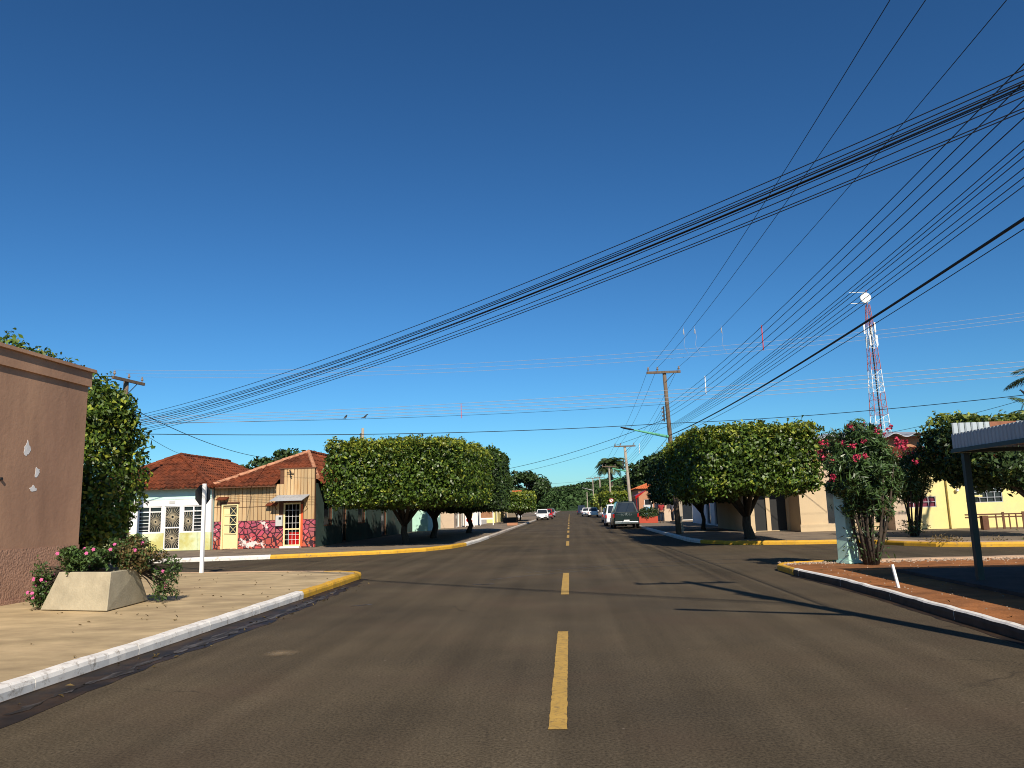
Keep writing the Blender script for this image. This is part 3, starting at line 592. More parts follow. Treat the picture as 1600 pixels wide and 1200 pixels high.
for k, (a, c, d, e_) in enumerate(OPS):
    x0, x1, z0, z1 = MX0 + a, MX0 + c, KH + d, KH + e_
    fr = MB(); wdt = .045
    for q in ((x0, x0 + wdt, z0, z1), (x1 - wdt, x1, z0, z1), (x0 + wdt, x1 - wdt, z0, z0 + wdt), (x0 + wdt, x1 - wdt, z1 - wdt, z1)): fr.box(q[0], q[1], FY + .03, FY + .08, q[2], q[3])
    if k == 1:
        dr = fr.build('door', WHITE_MET, h); zm = (z0 + z1) / 2; bar = MB(); bar.box(x0 + wdt, x1 - wdt, FY + .03, FY + .07, zm - .03, zm + .03); bar.build('cross_bar', WHITE_MET, dr)
        for za, zb in ((z0 + wdt, zm - .03), (zm + .03, z1 - wdt)):
            gr = MB(); sunburst(gr, (x0 + wdt, FY + .05, za), (1, 0, 0), x1 - x0 - 2 * wdt, zb - za, 26, .009, .075); gr.tube([(x0 + wdt, FY + .05, (za + zb) / 2), (x0 + .3, FY + .05, (za + zb) / 2)], .01, 4); gr.tube([(x1 - .3, FY + .05, (za + zb) / 2), (x1 - wdt, FY + .05, (za + zb) / 2)], .01, 4); gr.build('sunburst_grille', BRONZE, dr)
        pn = MB(); pn.box(x0 + .02, x1 - .02, FY + .12, FY + .14, z0, z1); pn.build('door_glass', GLASS, dr)
    else:
        fr.box(x0 + wdt, x1 - wdt, FY + .03, FY + .08, z1 - .27, z1 - .22); xm = x0 + (.55 if k == 0 else .5); fr.box(xm - .025, xm + .025, FY + .031, FY + .079, z0 + wdt, z1 - wdt)
        wn = fr.build('window', WHITE_MET, h)
        s0, s1 = ((xm + .03, x1 - wdt) if k == 0 else (x0 + wdt, xm - .03)); gr = MB(); sunburst(gr, (s0, FY + .05, z0 + wdt), (1, 0, 0), s1 - s0, z1 - .3 - z0, 24, .008, .065); gr.build('sunburst_grille', BRONZE, wn)
        l0, l1 = ((x0 + wdt, xm - .03) if k == 0 else (xm + .03, x1 - wdt))
        for q in range(5):
            sl = MB(); zz = z0 + .12 + q * .155; sl.box(l0, l1, FY + .04, FY + .065, zz, zz + .022); sl.build('louvre', WHITE_MET, wn)
        pn = MB(); pn.box(x0 + .02, x1 - .02, FY + .12, FY + .14, z0, z1); pn.build('window_glass', GLASS, wn)
m_ = MB(); m_.box(MX0 + 3.85, MX0 + 4.12, FY - .018, FY - .006, KH + 2.13, KH + 2.27); m_.build('number_plate', METERB, h)
rf = MB(); EZ = 2.98; rf.box(MX0 - .3, MX1 + .02, FY - .42, FY - .3, EZ - .06, EZ); roof = rf.build('roof', FENCEW, h)
ap = (-19.4, 37.4, 4.72); bk = (-19.4, 43, 4.72)
tiles('roof_tiles', (MX0 - .3, FY - .45, EZ), (MX1 + .25, FY - .45, EZ), ap, ap, TILE, roof, seed=1)
tiles('roof_tiles', (MX1 + .25, FY - .45, EZ), (MX1 + .25, 46, EZ), ap, bk, TILE, roof, seed=2)
tiles('roof_tiles', (MX0 - .3, 46, EZ), (MX0 - .3, FY - .45, EZ), bk, ap, TILE, roof, seed=3)
ridge('hip_tiles', (MX0 - .3, FY - .45, EZ), ap, TILE, roof); ridge('hip_tiles', (MX1 + .25, FY - .45, EZ), ap, TILE, roof); ridge('ridge_tiles', ap, bk, TILE, roof)

# ------------------------------------------------------------------ plank house with painted stones
h = thing('plank_house', 'pale plank house with painted red stones, cream door and red tiled roof', 'house', (-14, 34.9, KH))
FY = 34.9; PX0, PX1 = -16.4, -11.65
ops = [(.42, 1.12, 0.02, 2.0), (3.28, 4.1, .05, 2.02)]
m_ = MB(); wall_panel(m_, (PX0, FY, KH), (1, 0, 0), (0, -1, 0), PX1 - PX0, 1.25, [(a, c, d, 1.4) for a, c, d, e_ in ops], .16); raw(m_, 'painted_dado', MURAL, h)
m_ = MB(); wall_panel(m_, (PX0, FY + .012, KH + 1.252), (1, 0, 0), (0, -1, 0), PX1 - PX0, 1.65, [(a, c, -.1, e_ - 1.252) for a, c, d, e_ in ops], .14); raw(m_, 'wall', FENCEW, h)
m_ = MB(); m_.box(PX0 + .02, PX1 - .2, FY + 1.0, FY + 1.1, KH, KH + 2.9); m_.build('inner_wall', DARK_IN, h)
m_ = MB(); m_.box(-13.3, PX1, FY + .014, FY + .15, KH + 2.905, KH + 3.56); m_.build('gable_front', FENCEW, h)
m_ = MB(); m_.box(-13.36, PX1 + .05, FY - .04, FY + .18, KH + 3.562, KH + 3.62); m_.build('gable_cap', FENCEW, h)
rr = random.Random(4); x = PX0
while x < PX1 - .03:
    wd = min(rr.uniform(.135, .2), PX1 - x); xc = x + wd / 2; top = KH + 2.88 if x < -13.3 else KH + 3.55; bot = KH + 1.25
    for a, c, d, e_ in ops:
        if xc > PX0 + a - wd / 2 and xc < PX0 + c + wd / 2: bot = KH + e_ + .09
    p = MB(); dp = rr.uniform(.012, .028); p.box(x + .012, x + wd - .012, FY - dp, FY + .008, bot + rr.uniform(0, .015), top); p.build('plank', PLANK, h, bevel=.004); x += wd
def frame(mb, x0, x1, z0, z1, y, w_=.06, t=.06): mb.box(x0, x0 + w_, y, y + t, z0, z1); mb.box(x1 - w_, x1, y, y + t, z0, z1); mb.box(x0 + w_, x1 - w_, y, y + t, z1 - w_, z1)
x0, x1 = PX0 + .42, PX0 + 1.12
d_ = MB(); frame(d_, x0 - .05, x1 + .05, KH, KH + 2.05, FY - .05, .07, .09); d_.box(x0 + .025, x1 - .025, FY + .03, FY + .07, KH + .02, KH + .64)
for zz in (.66, 1.08, 1.5, 1.9): d_.box(x0 + .02, x1 - .02, FY + .03, FY + .07, KH + zz, KH + zz + .05)
d_.box(x0 + .02, x0 + .06, FY + .031, FY + .069, KH + .64, KH + 1.95); d_.box(x1 - .06, x1 - .02, FY + .031, FY + .069, KH + .64, KH + 1.95)
dr = d_.build('door', DOOR_Y, h); tag(dr, 'cream wooden door with latticed panes')
for zz in (.72, 1.14, 1.56):
    l = MB()
    for s in (-1, 1): l.tube([(x0 + .33 + (-.0), FY + .05, KH + zz + (.32 if s < 0 else 0)), (x1 - .07, FY + .05, KH + zz + (0 if s < 0 else .32))], .012, 4)
    l.box(x0 + .06, x0 + .31, FY + .045, FY + .055, KH + zz, KH + zz + .34); l.build('pane_lattice', DOOR_Y, dr)
    gl = MB(); gl.box(x0 + .06, x1 - .06, FY + .075, FY + .085, KH + zz - .02, KH + zz + .38); gl.build('pane', GLASS, dr)
m_ = MB(); m_.box(x0 - .1, x1 + .1, FY - .09, FY - .03, KH + 2.06, KH + 2.13); m_.build('lintel_board', FENCEW, h)
x0, x1 = PX0 + 3.28, PX0 + 4.1
d_ = MB(); frame(d_, x0, x1, KH + .05, KH + 2.02, FY + .02, .07, .06); d_.box(x0 + .07, x1 - .07, FY + .02, FY + .08, KH + .05, KH + .13); d_.box(x0 + .07, x1 - .07, FY + .021, FY + .079, KH + .8, KH + .86)
dr = d_.build('door', DOOR_Y, h); tag(dr, 'barred door with orange panel under the metal awning')
bars = MB()
for k in range(1, 4): xx = x0 + .07 + k * (x1 - x0 - .14) / 4; bars.tube([(xx, FY + .05, KH + .13), (xx, FY + .05, KH + 1.95)], .009, 4)
for zz in (.35, .58, 1.1, 1.4, 1.68): bars.tube([(x0 + .07, FY + .05, KH + zz), (x1 - .07, FY + .05, KH + zz)], .008, 4)
bars.build('bars', WHITE_MET, dr)
m_ = MB(); m_.box(x0 + .25, x1 - .1, FY + .12, FY + .16, KH + .1, KH + .68); m_.build('red_panel', LAMP_RED, dr)
m_ = MB(); m_.box(x1 - .005, x1 + .1, FY - .012, FY + .1, KH + .05, KH + 1.95); m_.build('orange_jamb', DOOR_O, dr)
m_ = MB(); m_.box(x0 - .06, x1 + .02, FY - .25, FY - .003, KH - .01, KH + .07); m_.build('doorstep', WHITE_PL, h)
aw = MB(); ax0, ax1 = -13.5, -12.0
aw.add([(ax0 + .12, FY - .03, KH + 2.38), (ax1 + .12, FY - .03, KH + 2.38), (ax1, FY - .75, KH + 2.12), (ax0, FY - .75, KH + 2.12), (ax0 + .12, FY - .03, KH + 2.36), (ax1 + .12, FY - .03, KH + 2.36), (ax1, FY - .75, KH + 2.1), (ax0, FY - .75, KH + 2.1)], [(0, 1, 2, 3), (7, 6, 5, 4), (3, 2, 6, 7), (0, 3, 7, 4), (1, 5, 6, 2), (0, 4, 5, 1)])
awo = aw.build('awning', METAL_G, h)
for xx in (ax0 + .08, ax1 + .03): br = MB(); br.tube([(xx, FY - .03, KH + 1.72), (xx, FY - .7, KH + 2.11)], .014, 5); br.build('bracket', BLACKM, awo)
m_ = MB(); m_.box(-13.42, -13.12, FY - .17, FY - .005, KH + .98, KH + 1.46); mo = m_.build('meter_box', METERB, h, bevel=.01)
m_ = MB(); m_.box(-13.27, -13.16, FY - .176, FY - .17, KH + 1.27, KH + 1.38); m_.build('meter_window', GLASS, mo)
for (a, z, w_) in ((-16.2, 2.3, .5), (-13.85, 1.98, .5)):
    m_ = MB(); m_.obox((a + w_ / 2, FY - .16, KH + z), (w_ / 2, 0, 0), (0, .16, .06), (0, -.008, .02)); m_.build('lean_to_tile_hood', TILE, h)
m_ = MB(); m_.tube([(-12.85, FY - .03, KH + 3.5), (-12.75, FY - .12, KH + 3.42), (-12.8, FY - .1, KH + 3.28), (-12.7, FY - .14, KH + 3.2)], .025, 5); m_.tube([(-12.95, FY - .1, KH + 3.4), (-12.62, FY - .1, KH + 3.36)], .02, 5); m_.build('service_bracket', BLACKM, h)
m_ = MB(); m_.tube([(PX0, FY - .04, KH + 1.92), (-15, FY - .04, KH + 1.88), (-13.6, FY - .04, KH + 1.9)], .008, 4); m_.build('conduit', FENCEW, h)
# street-side wall of the same house, its colour darkened to deepen the shade of the clipped trees
m_ = MB(); so = [(1.2, 2.6, .9, 2.1), (4.2, 5.1, .03, 2.1), (7.2, 8.8, .9, 2.1), (12.5, 14.0, .03, 2.2), (17, 18.2, .9, 2.1)]
wall_panel(m_, (PX1, FY + .16, KH), (0, 1, 0), (1, 0, 0), 22, 2.9, so, .16); raw(m_, 'side_wall', SHADE_WALL, h)
m_ = MB(); m_.box(PX0 + .1, PX1 - .2, 56.8, 57, KH, KH + 2.9); m_.box(PX0 + .01, PX0 + .1, FY + .2, 56.8, KH, KH + 2.9); m_.build('back_wall', SHADE_WALL, h)
for k, (a, c, z0, z1) in enumerate(so):
    f = MB(); y0, y1 = FY + .16 + a, FY + .16 + c
    f.box(PX1 - .1, PX1 - .05, y0, y0 + .06, KH + z0, KH + z1); f.box(PX1 - .1, PX1 - .05, y1 - .06, y1, KH + z0, KH + z1); f.box(PX1 - .1, PX1 - .05, y0 + .06, y1 - .06, KH + z1 - .06, KH + z1); f.box(PX1 - .1, PX1 - .05, y0 + .06, y1 - .06, KH + z0, KH + z0 + .06)
    wo = f.build('door' if k in (1, 3) else 'window', FENCEW, h); q = MB(); q.box(PX1 - .14, PX1 - .12, y0, y1, KH + z0, KH + z1); q.build('pane', GLASS, wo)
EZ = 2.98; rf = MB(); rf.box(PX0 - .05, -13.38, FY - .4, FY - .3, EZ - .07, EZ); roof = rf.build('roof', FENCEW, h)
ap = (-13.1, 38.2, 4.72); bk = (-13.1, 54, 4.72)
tiles('roof_tiles', (PX0 - .1, FY - .42, EZ), (PX1 + .3, FY - .42, EZ), ap, ap, TILE, roof, seed=5, skip=lambda p: p.x > -13.4 and p.y < FY + .1)
tiles('roof_tiles', (PX1 + .3, FY - .42, EZ), (PX1 + .3, 57.6, EZ), ap, bk, TILE, roof, seed=7, skip=lambda p: p.y < FY + .2)
tiles('roof_tiles', (PX0 - .1, 57.6, EZ), (PX0 - .1, FY - .42, EZ), bk, ap, TILE, roof, seed=8)
ridge('hip_mortar', (PX0 - .1, FY - .42, EZ), ap, MORTAR, roof); ridge('hip_mortar', (PX1 + .05, FY + .2, EZ + .29), ap, MORTAR, roof); ridge('ridge_tiles', ap, bk, TILE, roof)

# ------------------------------------------------------------------ simple buildings further off
def house(name, label, x0, x1, y0, y1, hgt, wm, roofm=None, rise=1.2, ops_x=(), ops_y=(), face_x=None, eave=.35, axis='y', cat='house', ridge_m=None, openm=GLASS, flat=False):
    """walls with cut openings; ops_y on the face y=y0 (towards the crossing), ops_x on the street face x=face_x; items (a, b, z0, z1, kind)"""
    o = thing(name, label, cat, ((x0 + x1) / 2, y0, KH)); t = .16
    m_ = MB(); wall_panel(m_, (x0, y0, KH), (1, 0, 0), (0, -1, 0), x1 - x0, hgt, [q[:4] for q in ops_y], t)
    fx = face_x if face_x is not None else x1; nx = 1 if fx == x1 else -1
    wall_panel(m_, (fx, y0 + t, KH), (0, 1, 0), (nx, 0, 0), y1 - y0 - t, hgt, [q[:4] for q in ops_x], t)
    ox = x0 if fx == x1 else x1
    m_.box(min(ox, ox + nx * t), max(ox, ox + nx * t), y0 + t, y1, KH, KH + hgt); m_.box(x0 + t, x1 - t, y1 - t, y1, KH, KH + hgt)
    raw(m_, 'wall', wm, o)
    m_ = MB(); m_.box(x0 + t + .02, x1 - t - .02, y0 + .9, y0 + 1.0, KH, KH + hgt); m_.build('inner_wall', DARK_IN, o)
    for (a, c, z0, z1, kd) in ops_y:
        f = MB(); w_ = .05; X0, X1 = x0 + a, x0 + c
        f.box(X0, X0 + w_, y0 + .05, y0 + .1, KH + z0, KH + z1); f.box(X1 - w_, X1, y0 + .05, y0 + .1, KH + z0, KH + z1); f.box(X0 + w_, X1 - w_, y0 + .05, y0 + .1, KH + z1 - w_, KH + z1); f.box(X0 + w_, X1 - w_, y0 + .05, y0 + .1, KH + z0, KH + z0 + w_)
        d = f.build(kd, WHITE_MET, o); q = MB(); q.box(X0, X1, y0 + .12, y0 + .14, KH + z0, KH + z1); q.build('pane', openm, d)
    for (a, c, z0, z1, kd) in ops_x:
        f = MB(); w_ = .06; Y0, Y1 = y0 + t + a, y0 + t + c; s0, s1 = sorted((fx - nx * .05, fx - nx * .1))
        f.box(s0, s1, Y0, Y0 + w_, KH + z0, KH + z1); f.box(s0, s1, Y1 - w_, Y1, KH + z0, KH + z1); f.box(s0, s1, Y0 + w_, Y1 - w_, KH + z1 - w_, KH + z1); f.box(s0, s1, Y0 + w_, Y1 - w_, KH + z0, KH + z0 + w_)
        d = f.build(kd, WHITE_MET, o); q = MB(); s0, s1 = sorted((fx - nx * .12, fx - nx * .14)); q.box(s0, s1, Y0, Y1, KH + z0, KH + z1); q.build('pane', openm, d)
    z = KH + hgt
    if flat or roofm is None:
        m_ = MB(); m_.box(x0 - .08, x1 + .08, y0 - .08, y1 + .08, z + .003, z + .12); m_.build('parapet_cap', wm, o)
    else:
        a, b_, c, d = x0 - eave, x1 + eave, y0 - eave, y1 + eave; m_ = MB(); m_.box(a + .1, b_ - .1, c + .1, d - .1, z + .003, z + .06); rf = m_.build('roof', FENCEW, o); z += .05
        if axis == 'y':
            xm = (a + b_) / 2; hp = min(1.5, (d - c) / 3); p, q = (xm, c + hp, z + rise), (xm, d - hp, z + rise)
            tiles('roof_tiles', (a, c, z), (b_, c, z), p, p, roofm, rf); tiles('roof_tiles', (b_, c, z), (b_, d, z), p, q, roofm, rf); tiles('roof_tiles', (a, d, z), (a, c, z), q, p, roofm, rf)
            ridge('hip_tiles', (a, c, z), p, ridge_m or roofm, rf); ridge('hip_tiles', (b_, c, z), p, ridge_m or roofm, rf); ridge('ridge_tiles', p, q, ridge_m or roofm, rf)
        else:
            ym = (c + d) / 2; p, q = (a, ym, z + rise), (b_, ym, z + rise)
            tiles('roof_tiles', (a, c, z), (b_, c, z), p, q, roofm, rf); tiles('roof_tiles', (b_, d, z), (a, d, z), q, p, roofm, rf); ridge('ridge_tiles', p, q, ridge_m or roofm, rf)
            m_ = MB(); m_.add([(x0, y0, z), (x0, y1, z), (x0, ym, z + rise - .05), (x0 + .16, y0, z), (x0 + .16, y1, z), (x0 + .16, ym, z + rise - .05)], [(0, 2, 1), (3, 4, 5), (0, 3, 5, 2), (1, 2, 5, 4)]); m_.build('gable', wm, o); m_ = MB(); m_.add([(x1, y0, z), (x1, y1, z), (x1, ym, z + rise - .05), (x1 - .16, y0, z), (x1 - .16, y1, z), (x1 - .16, ym, z + rise - .05)], [(0, 1, 2), (3, 5, 4), (0, 2, 5, 3), (1, 4, 5, 2)]); m_.build('gable', wm, o)
    return o
W_ = lambda a, w_=1.1: (a, a + w_, .95, 2.1, 'window'); D_ = lambda a, w_=.95: (a, a + w_, .02, 2.1, 'door')
house('mint_house', 'mint green house wall glimpsed behind the clipped trees on the left', -17, -10.7, 58.2, 64, 3.0, MINT_WALL, TILE, ops_x=[W_(.8), D_(2.6), W_(4)], ops_y=[W_(1)])
house('beige_shop', 'beige shop front beyond the clipped trees on the left', -17, -9.8, 65.5, 73, 3.1, BEIGE_P, TILE, ops_x=[D_(.8, 2.2), D_(4, 2.2)], ops_y=[W_(4.4, 1.4)])
house('cream_shop', 'cream shop front before the small clipped box tree on the left', -16.5, -8.9, 75, 83, 3.0, WHITE_PL, None, ops_x=[D_(1, 1.8), W_(4.4, 1.4)], flat=True)
house('yellow_shop', 'pale yellow wall beside the small clipped box tree', -16, -8.3, 86, 98, 2.6, YELLOW_PL, None, ops_x=[D_(2), W_(6)], flat=True)
house('white_gabled_house', 'small white gabled house with red roof far down the left side', -15, -8.5, 128, 138, 2.8, WHITE_PL, TILE_O, axis='x', rise=1.6, ops_y=[W_(1.2), W_(3.8)], ops_x=[D_(2), W_(5)])
house('low_house', 'long low house with tiled roof in the shade far down the left side', -18, -8.5, 102, 124, 2.7, BEIGE, TILE, ops_x=[D_(3), W_(7), W_(13)])
# right side
rb = thing('beige_building', 'beige rendered corner building with plinth, pillars and dark openings', 'building', (12, 38.2, KH))
m_ = MB(); wall_panel(m_, (8.9, 40.0, KH), (1, 0, 0), (0, -1, 0), 2.1, 3.1, [(.25, .95, .03, 2.3), (1.15, 1.95, .03, 2.3)], .16); raw(m_, 'recessed_wall', BEIGE, rb)
for xx in (9.15, 10.05):
    q = MB(); q.box(xx, xx + (.7 if xx < 10 else .8), 40.1, 40.14, KH + .03, KH + 2.3); q.build('steel_shutter', BLACKM, rb)
m_ = MB(); m_.box(11.0, 12.25, 38.2, 40.3, KH, KH + 3.15); m_.build('pillar', BEIGE, rb)
m_ = MB(); m_.box(10.94, 15.1, 38.12, 38.198, KH, KH + .34); m_.build('plinth', BEIGE, rb)
m_ = MB(); wall_panel(m_, (12.252, 38.45, KH + .34), (1, 0, 0), (0, -1, 0), 3.2, 2.8, [(.1, .82, .02, 1.75), (2.35, 2.65, -.1, 2.1)], .2); raw(m_, 'wall', BEIGE_P, rb)
m_ = MB(); m_.box(12.3, 13.1, 38.6, 38.64, KH + .34, KH + 2.1); m_.build('dark_door', GLASS, rb)
m_ = MB(); m_.box(13.0, 13.05, 38.4, 38.449, KH + .34, KH + 2.1); m_.build('door_edge', WHITE_MET, rb)
m_ = MB(); m_.box(14.5, 15.0, 38.7, 38.74, KH + .2, KH + 2.6); m_.build('gap_panel', DARK_IN, rb)
m_ = MB(); m_.box(14.95, 15.5, 37.2, 38.44, KH, KH + 1.5); m_.build('boundary_wall', BEIGE_P, rb)
m_ = MB(); m_.box(8.9, 15.45, 40.31, 48, KH, KH + 3.1); m_.build('rear_block', BEIGE, rb)
m_ = MB(); m_.box(8.5, 15.5, 38.1, 48.2, KH + 3.152, KH + 3.32); m_.build('roof_slab', BEIGE, rb)
m_ = MB(); m_.box(8.55, 8.85, 38.2, 38.5, KH, KH + 3.15); m_.build('pillar', BEIGE, rb)
m_ = MB(); m_.tube([(11.9, 42, 3.4), (11.9, 42, 4.75)], .02, 5); m_.tube([(11.1, 42, 4.6), (12.7, 42, 4.62)], .014, 4)
for k in range(7): m_.tube([(11.2 + k * .24, 41.7 + .02 * k, 4.61), (11.2 + k * .24, 42.3 - .02 * k, 4.61)], .009, 4)
ant = tag(based(m_.build('television_antenna', BLACKM), (11.9, 42, 3.4)), 'thin television antenna on the roof behind the right clipped tree', 'antenna')
# yellow building
yb = thing('yellow_building', 'yellow rendered building with barred dark window and maroon panes', 'building', (19, 37.6, KH))
m_ = MB(); wall_panel(m_, (15.55, 37.6, KH), (1, 0, 0), (0, -1, 0), 12, 3.0, [(.15, 1.5, 1.0, 1.5), (3.15, 4.5, 1.15, 2.1), (7, 8.4, 1, 2.1)], .2); m_.box(15.55, 15.75, 37.8, 46, KH, KH + 3); m_.box(27.35, 27.55, 37.8, 46, KH, KH + 3); m_.box(15.75, 27.35, 45.8, 46, KH, KH + 3); raw(m_, 'wall', YELLOW_PL, yb)
for (a, c, z0, z1, gm_, nv, nh) in ((.15, 1.5, 1.0, 1.5, MAROON, 4, 2), (3.15, 4.5, 1.15, 2.1, GLASS, 4, 4), (7, 8.4, 1, 2.1, GLASS, 4, 4)):
    X0, X1 = 15.55 + a, 15.55 + c; f = MB(); f.box(X0, X0 + .03, 37.62, 37.66, KH + z0, KH + z1); f.box(X1 - .03, X1, 37.62, 37.66, KH + z0, KH + z1); f.box(X0 + .03, X1 - .03, 37.62, 37.66, KH + z1 - .03, KH + z1); f.box(X0 + .03, X1 - .03, 37.62, 37.66, KH + z0, KH + z0 + .03)
    for k in range(1, nv): xx = X0 + (X1 - X0) * k / nv; f.box(xx - .012, xx + .012, 37.625, 37.655, KH + z0 + .03, KH + z1 - .03)
    for k in range(1, nh): zz = KH + z0 + (z1 - z0) * k / nh; f.box(X0 + .03, X1 - .03, 37.627, 37.653, zz - .012, zz + .012)
    wo = f.build('window', METAL_G, yb); q = MB(); q.box(X0, X1, 37.7, 37.72, KH + z0, KH + z1); q.build('pane', gm_, wo)
m_ = MB(); m_.box(18.5, 19.0, 37.3, 37.598, KH + 1.42, KH + 1.5); m_.build('window_hood', YELLOW_PL, yb)
m_ = MB(); m_.box(17.55, 17.75, 37.45, 37.598, KH, KH + 3.0); m_.build('pilaster', YELLOW_PL, yb)
m_ = MB(); m_.lathe((18.0, 37.5, KH + 1.75), [(.05, -.08), (.09, 0), (.05, .08)], 10, 'y'); m_.build('wall_lamp', WHITE_MET, yb)
m_ = MB(); m_.box(15.2, 27.9, 37.3, 46.3, KH + 3.002, KH + 3.1); rf = m_.build('roof', FENCEW, yb)
tiles('roof_tiles', (15.2, 37.25, 3.25), (27.9, 37.25, 3.25), (15.2, 41.8, 4.2), (27.9, 41.8, 4.2), TILE, rf); tiles('roof_tiles', (27.9, 46.4, 3.25), (15.2, 46.4, 3.25), (27.9, 41.8, 4.2), (15.2, 41.8, 4.2), TILE, rf)
# two-storey terracotta house behind
tb = thing('terracotta_house', 'taller terracotta house with wavy grey roof rising behind the pink oleanders', 'house', (17, 50, KH))
m_ = MB(); wall_panel(m_, (15.2, 50, KH), (1, 0, 0), (0, -1, 0), 7, 5.3, [(3.35, 4.2, 3.5, 4.6)], .2); m_.box(15.2, 15.4, 50.2, 58, KH, KH + 5.3); m_.box(22, 22.2, 50.2, 58, KH, KH + 5.3); raw(m_, 'wall', TERRA, tb)
f = MB(); f.box(18.55, 18.62, 50.02, 50.08, KH + 3.5, KH + 4.6); f.box(19.33, 19.4, 50.02, 50.08, KH + 3.5, KH + 4.6); f.box(18.62, 19.33, 50.02, 50.08, KH + 4.0, KH + 4.06); f.box(18.95, 19.0, 50.025, 50.075, KH + 3.5, KH + 4.6); wo = f.build('window', WHITE_MET, tb); q = MB(); q.box(18.55, 19.4, 50.12, 50.14, KH + 3.5, KH + 4.6); q.build('pane', GLASS, wo)
m_ = MB(); V = []; n = 60
for i in range(n + 1):
    x = 14.7 + 8 * i / n; zz = .12 * math.sin(i * 2 * math.pi / 10)
    for (y, z) in ((49.2, 5.5), (54, 6.0), (58.4, 5.5)): V.append((x, y, z + zz))
for i in range(n + 1):
    for (y, z) in ((49.2, 5.46), (54, 5.96), (58.4, 5.46)):
        x = 14.7 + 8 * i / n; V.append((x, y, z + .12 * math.sin(i * 2 * math.pi / 10)))
o_ = 3 * (n + 1); F_ = []
for i in range(n):
    for k in range(2): F_.append((3 * i + k, 3 * i + 3 + k, 3 * i + 4 + k, 3 * i + 1 + k)); F_.append((o_ + 3 * i + k, o_ + 3 * i + 1 + k, o_ + 3 * i + 4 + k, o_ + 3 * i + 3 + k))
    F_.append((3 * i, o_ + 3 * i, o_ + 3 * i + 3, 3 * i + 3))
m_.add(V, F_); m_.build('roof', METAL_G, tb)
# street-side buildings on the right
house('white_column_building', 'white building with ochre dado behind the smaller clipped tree on the right', 9.6, 16, 50, 62, 3.2, WHITE_PL, TILE, ops_x=[D_(1.2, 1.3), D_(4, 1.6), W_(8, 1.6)], ops_y=[W_(1, .9), W_(3.4)], face_x=9.6)
bar = house('corner_bar', 'bar with orange tiled roof, red wall and cream awnings near the pickup', 8.6, 16, 72, 80, 2.8, BEIGE_P, TILE_O, axis='x', rise=1.5, ops_x=[D_(1, 1.6), W_(4.6, 1.4)], ops_y=[D_(1.2, 1.4), W_(4.2)], face_x=8.6, ridge_m=TILE_O)
house('orange_roof_house', 'house with orange tiled roof and orange window frames beyond the bar', 7.6, 14, 86, 95, 3.2, TERRA, TILE_O, ops_x=[W_(1.5), D_(4), W_(6)], ops_y=[W_(.6, .9), W_(2.4, .9)], face_x=7.6, rise=1.3)
house('low_white_house', 'low white house half hidden by hedges far down the right side', 7.8, 15, 150, 162, 2.8, WHITE_PL, TILE, ops_x=[D_(3), W_(7)], ops_y=[W_(1)], face_x=7.8)
# awnings of the bar
for k, (x0, x1, yy) in enumerate(((7.35, 8.35, 71.0), (8.45, 8.95, 71.2), (9.05, 9.45, 71.4))):
    m_ = MB(); m_.obox(((x0 + x1) / 2, yy, 2.25), ((x1 - x0) / 2, 0, 0), (0, .14, .42), (0, .006, -.003)); aw = tag(based(m_.build('awning_sheet', AWN_W), ((x0 + x1) / 2, yy, 1.8)), ['widest cream awning sheet hanging in front of the bar', 'middle cream awning sheet hanging in front of the bar', 'narrowest cream awning sheet in front of the bar, nearest the clipped tree'][k], 'awning', 'awning sheets of the bar')
m_ = MB(); m_.box(7.2, 9.6, 71.55, 71.62, 2.72, 2.8)
for xx in (7.25, 9.55): m_.box(xx - .04, xx + .04, 71.5, 71.58, KH, 2.72)
tag(based(m_.build('timber_pergola', FENCEW), (8.4, 71.55, KH)), 'dark timber pergola carrying the cream awning sheets of the bar', 'pergola')
m_ = MB(); m_.box(6.55, 7.15, 69.6, 69.9, KH, KH + 1.5); m_.box(6.6, 7.1, 69.58, 69.598, KH + .5, KH + 1.3, 1); tag(based(m_.build('drinks_cooler', [METERB, BLUEPL]), (6.85, 69.75, KH)), 'pale blue display cooler standing before the bar', 'cooler')
m_ = MB(); m_.add([(6.2, 73.5, 2.5), (6.2, 77, 2.5), (7.2, 77, 3.0), (7.2, 73.5, 3.0), (6.2, 73.5, 2.2), (6.2, 77, 2.2), (7.2, 77, 2.96), (7.2, 73.5, 2.96)], [(0, 1, 2, 3), (7, 6, 5, 4), (0, 4, 5, 1), (0, 3, 7, 4), (1, 5, 6, 2)])
for yy in (73.6, 76.9): m_.tube([(6.3, yy, KH), (6.3, yy, 2.4)], .03, 6)
tag(based(m_.build('red_awning', LAMP_RED), (6.6, 75, KH)), 'red awning over the pavement beside the orange tiled roofs', 'awning')

